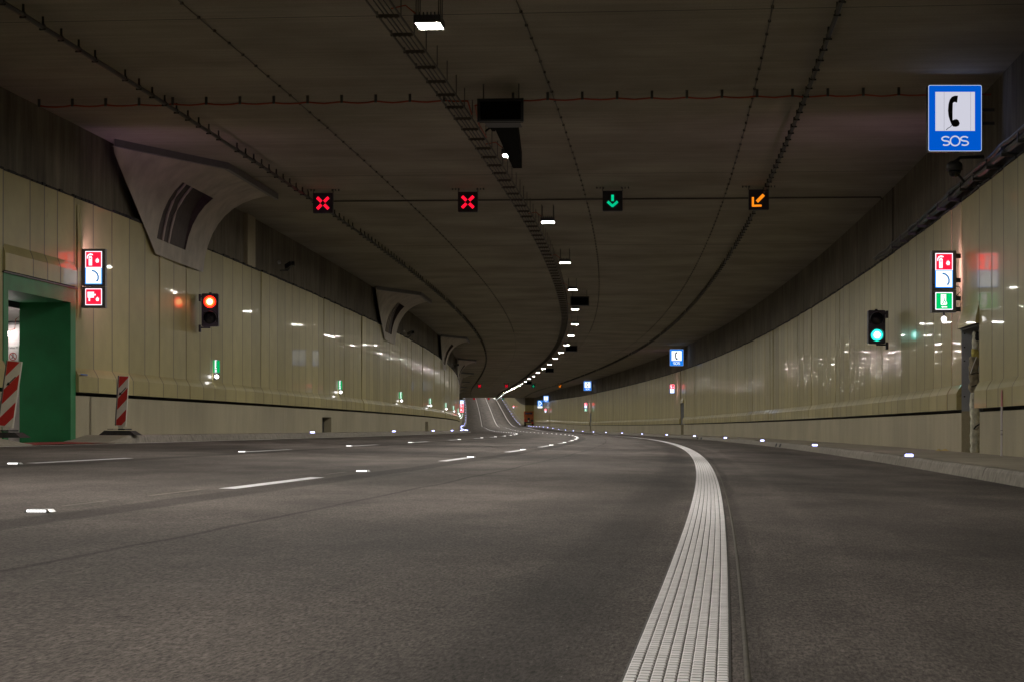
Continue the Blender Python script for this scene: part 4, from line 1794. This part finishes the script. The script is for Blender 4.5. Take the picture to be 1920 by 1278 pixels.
for k, s in enumerate(es):
    o = ev if k == 0 else copy_tree(ev)
    place(o, s, WL, 2.03)
    o.scale = (1, 1, .68)
    if s > 140:
        for ch in o.children:
            if ch.name.startswith("lamp") and "bracket" not in ch.name:
                ch.data = evl_me
    o["label"] = "%s green escape marker with lamp from the camera on the left wall" % nth(k + 1) if k < 6 else "tiny green escape marker in the merged row at the far bend of the left wall"

# ================================================================== ROAD STUDS AND KERB LIGHTS
st = at("road_stud", "", "road stud", 10.16, L2, 0, "lit studs on the dashed lane lines")
m = MB()
hexa = [(-.072, 0), (-.055, .016), (.055, .016), (.072, 0)]
m.prism(hexa, -.05, .05, 'steel')
m.build("body", st)
m = MB()
for i in range(6):
    x = -.046 + .0175 * i
    m.box(x - .0075, x + .0075, -.0535, -.0505, .002, .013, 'e_stud')
m.build("led_row", st)
m = MB()
m.box(-.046, .046, .0505, .0535, .002, .013, 'glass_dark')
m.build("rear_lens", st)


def stud_row(first, start_list, d, step, s_end, lab, farlab, nlab):
    lst = list(start_list)
    while lst[-1] + step < s_end:
        lst.append(lst[-1] + step)
    for k, s in enumerate(lst):
        o = st if (first and k == 0) else copy_tree(st)
        place(o, s, d, rz(s, d) + .003)
        o["label"] = lab % nth(k + 1) if k < nlab else farlab


stud_row(True, [10.16, 19.98, 29.98, 40.62, 52.0, 62.0], L2, 10.3, 330,
         "%s lit white stud from the camera on the dashed line nearer the rumble strip",
         "tiny lit white stud in the far bend of the line nearer the rumble strip", 9)
stud_row(False, [19.6, 29.95, 40.07, 50.33, 64.65, 75.77, 86], L1, 10.3, 330,
         "%s lit white stud from the camera on the dashed line nearer the green portal",
         "tiny lit white stud in the far bend of the line nearer the portal", 9)

kl_ = at("kerb_light", "", "kerb light", 31.47, RR + .12, 0, "bluish lights set along the kerbs")
m = MB()
m.prism([(-.075, 0), (-.066, .036), (.066, .036), (.075, 0)], -.06, .06, 'steel')
m.build("body", kl_)
m = MB()
m.box(-.06, .06, -.066, -.0605, .003, .034, 'e_kerb')
m.box(-.05, .05, -.055, -.03, .0365, .040, 'e_kerb')
m.build("lens", kl_)
KR = [31.47, 50.6, 70.3, 90.6, 112.6, 136.2, 160.1, 182.3, 202.4, 220.5, 238.4, 256, 273.1, 290.5, 308, 326.2]
KLL = [37.3, 59.2, 81.5, 103.3, 123.2, 142]
first = True
for d, lst, s_end, step, lab, farlab, ref in (
        (RR + .12, KR, 440, 18, "%s bluish kerb light from the camera on the right kerb", "tiny bluish kerb light on the far right kerb before the orange truck", RR),
        (RL - .14, KLL, 760, 20.5, "%s bluish kerb light from the camera on the left kerb", "tiny bluish kerb light in the column climbing the far left kerb", RL),
        (RR2 + .12, [470], 790, 19, "bluish kerb light on the rising far kerb beyond the orange truck, %s", "", RR2)):
    while lst[-1] + step < s_end:
        lst = lst + [lst[-1] + step]
    for k, s in enumerate(lst):
        o = kl_ if first else copy_tree(kl_)
        first = False
        drop = ref == RL and 32 < s < 37.5
        place(o, s, d, rz(s, ref) + (.03 if drop else .146))
        nl = 6 if ref == RL else 16 if ref == RR else 0
        o["label"] = lab % nth(k + 1) if k < nl else (farlab or "tiny bluish kerb light on the rising far kerb beyond the orange truck")

# ================================================================== BARRIER BOARDS


def barrier(s, d, z, lab, lean, tilt, w, h, yaw):
    o = thing("barrier_board", lab, "barrier", P(s, d, z), yaw, "red and white barrier boards by the left wall")
    m = MB()
    # rubber foot with sloped ends
    for (x0, x1, zt) in ((-.42, .42, .10),):
        c = [(-.38, -.18, 0), (.38, -.18, 0), (.38, .18, 0), (-.38, .18, 0), (-.28, -.14, .09), (.25, -.14, .085), (.25, .14, .085), (-.28, .14, .09)]
        for f in ((0, 1, 5, 4), (1, 2, 6, 5), (2, 3, 7, 6), (3, 0, 4, 7), (4, 5, 6, 7)):
            m.quad([c[i] for i in f], 'rubber')
        m.box(.02, .16, -.17, .17, .10, .125, 'rubber')
        m.box(-.2, -.08, -.17, .17, .11, .122, 'rubber')
    m.build("rubber_foot", o)
    T = Matrix.Rotation(lean, 4, 'Y') @ Matrix.Rotation(tilt, 4, 'X')
    fn = lambda x, y, zz: tuple(T @ Vector((x, y, zz)))
    B0, B1 = .17, .17 + h
    m = MB()
    m.prism([(-w / 2, B0), (w / 2, B0), (w / 2, B1), (-w / 2, B1)], -.02, .02, 'board_white', fn)
    m.prism([(-w / 2 - .03, B0 + .02), (-w / 2 - .001, B0), (-w / 2 - .001, B1), (-w / 2 - .03, B1 + .0)], -.01, .05, 'grey_box', fn)
    m.prism([(-.04, .10), (.04, .10), (.06, B0), (-.06, B0)], -.012, .012, 'board_white', fn)
    board = m.build("board", o)
    # red stripes rising to the right
    m = MB()
    k = 1.15
    x0, x1 = -w / 2 + .006, w / 2 - .006
    per = h / 2.35

    def band(zl, zh):
        pts = [(x0, zl), (x1, zl + (x1 - x0) * k), (x1, zh + (x1 - x0) * k), (x0, zh)]
        out = []
        lo, hi = B0 + .02, B1 - .012
        # clip to lo..hi
        def clip(poly, z, keep_above):
            res = []
            for i in range(len(poly)):
                A, B = poly[i], poly[(i + 1) % len(poly)]
                ia = (A[1] >= z) == keep_above
                ib = (B[1] >= z) == keep_above
                if ia:
                    res.append(A)
                if ia != ib and A[1] != B[1]:
                    t = (z - A[1]) / (B[1] - A[1])
                    res.append((A[0] + t * (B[0] - A[0]), z))
            return res
        out = clip(pts, lo, True)
        out = clip(out, hi, False) if out else []
        return out
    for j in range(-1, 4):
        zl = B0 - .10 + j * per
        pg = band(zl, zl + per * .53)
        if len(pg) >= 3:
            mm = MB()
            mm.prism(pg, -.0235, -.0205, 'board_red', fn)
            mm.build("red_stripe", board)
    m = MB()
    zc = B0 + h * .70
    for p0, p1, ww in (((-.045, zc - .05), (.06, zc + .07), .016),):
        m.prism(stroke([p0, p1], ww), -.0255, -.0242, 'print', fn)
    m.prism([(-.085, zc - .085), (-.02, zc - .07), (-.06, zc - .02)], -.0255, -.0242, 'print', fn)
    m.build("printed_arrow", board)
    return o


barrier(37.95, -11.12, rz(38, RL) + .15, "upright red and white barrier board on a rubber foot before the panels", math.radians(3), math.radians(-2), .20, .98, math.radians(-12))
barrier(31.45, -11.22, rz(32, RL) + .13, "leaning red and white barrier board in front of the green portal", math.radians(6.5), math.radians(-4), .25, 1.08, math.radians(-14))

# ================================================================== SMALL THINGS
o = at("white_stick", "thin white stick with a pink top leaning on the right wall base", "stick", 31.95, WR - .12, rz(32, RR) + .15)
m = MB()
m.tube([(0, 0, 0), (.005, 0, .78)], .017, 'stick_white', 8)
m.build("shaft", o)
m = MB()
m.tube([(.005, 0, .78), (.006, 0, .95), (.007, 0, 1.04)], [.018, .015, .007], 'stick_pink', 8)
m.build("tip", o)
m = MB()
for z in (.33, .345, .40):
    m.tube([(.002, 0, z), (.002, 0, z + .006)], .0178, 'print', 8)
m.build("print_mark", o)
rg = at("yellow_rag", "small crumpled yellow rag on the walkway beside the niche", "rag", 37.6, WR - .28, rz(37, RR) + .152)
m = MB()
m.smooth = True
rr = random.Random(4)
g = [[(x * .05 - .13, y * .05 - .1, .012 + .045 * rr.random() * (1 if 0 < x < 5 and 0 < y < 4 else .1)) for y in range(5)] for x in range(6)]
for x in range(5):
    for y in range(4):
        m.quad([g[x][y], g[x + 1][y], g[x + 1][y + 1], g[x][y + 1]], 'rag')
me = m.mesh("cloth")
tag(link("rag", me, rg), None)
bt = at("blue_tape", "short strip of blue tape on the panel beside the green portal", "tape", 37.05, WL, 1.535)
m = MB()
m.box(.115, .119, -.2, .25, -.01, .012, 'blue_tape')
m.build("strip", bt)

# ================================================================== ORANGE TRUCK at the end of the bay
tr = at("orange_truck", "orange works truck seen from behind, parked at the end of the bay", "truck", 446, 3.55, rz(446, 3.5))
m = MB()
m.box(-1.0, 1.0, -.6, 3.0, .75, .95, 'black')
m.build("chassis", tr)
m = MB()
m.prism([(-1.0, .96), (1.0, .96), (1.05, 1.9), (-1.05, 1.9)], -.5, 1.6, 'orange')
m.box(-1.05, -.55, -.56, -.5, 1.0, 1.6, 'board_red')
m.box(.35, 1.0, -.56, -.5, 1.0, 1.5, 'fan_dark')
m.box(-.3, .2, -.58, -.5, 1.0, 1.9, 'black')
m.build("hopper_body", tr)
m = MB()
m.prism(rrect(-1.05, 1.05, 1.95, 3.35, .12), 1.7, 3.0, 'orange')
m.box(-.8, .8, 1.66, 1.7, 2.5, 3.1, 'glass_dark')
m.build("cab", tr)
m = MB()
for x in (-1.0, 1.0):
    m.tube([(x, -.4, 1.9), (x, -.4, 3.3), (x, 1.6, 3.3)], .05, 'orange', 6)
m.tube([(-1.0, -.4, 3.3), (1.0, -.4, 3.3)], .05, 'orange', 6)
m.tube([(-1.0, -.4, 2.6), (1.0, -.4, 2.6)], .04, 'orange', 6)
m.build("rail_frame", tr)
for x in (-.85, .85):
    for y in (0, 2.4):
        m = MB()
        m.tube([(x - .18, y, .48), (x + .18, y, .48)], .48, 'tyre', 16)
        w_ = m.build("wheel", tr)
        m = MB()
        m.tube([(x - .19, y, .48), (x + .19, y, .48)], .24, 'orange', 12)
        m.build("rim", w_)
m = MB()
m.box(-.25, .05, -.62, -.585, 1.0, 1.35, 'board_white')
m.build("rear_plate", tr)
m = MB()
m.box(.55, 1.0, -.65, -.6, .5, .95, 'board_red')
m.build("rear_light", tr)
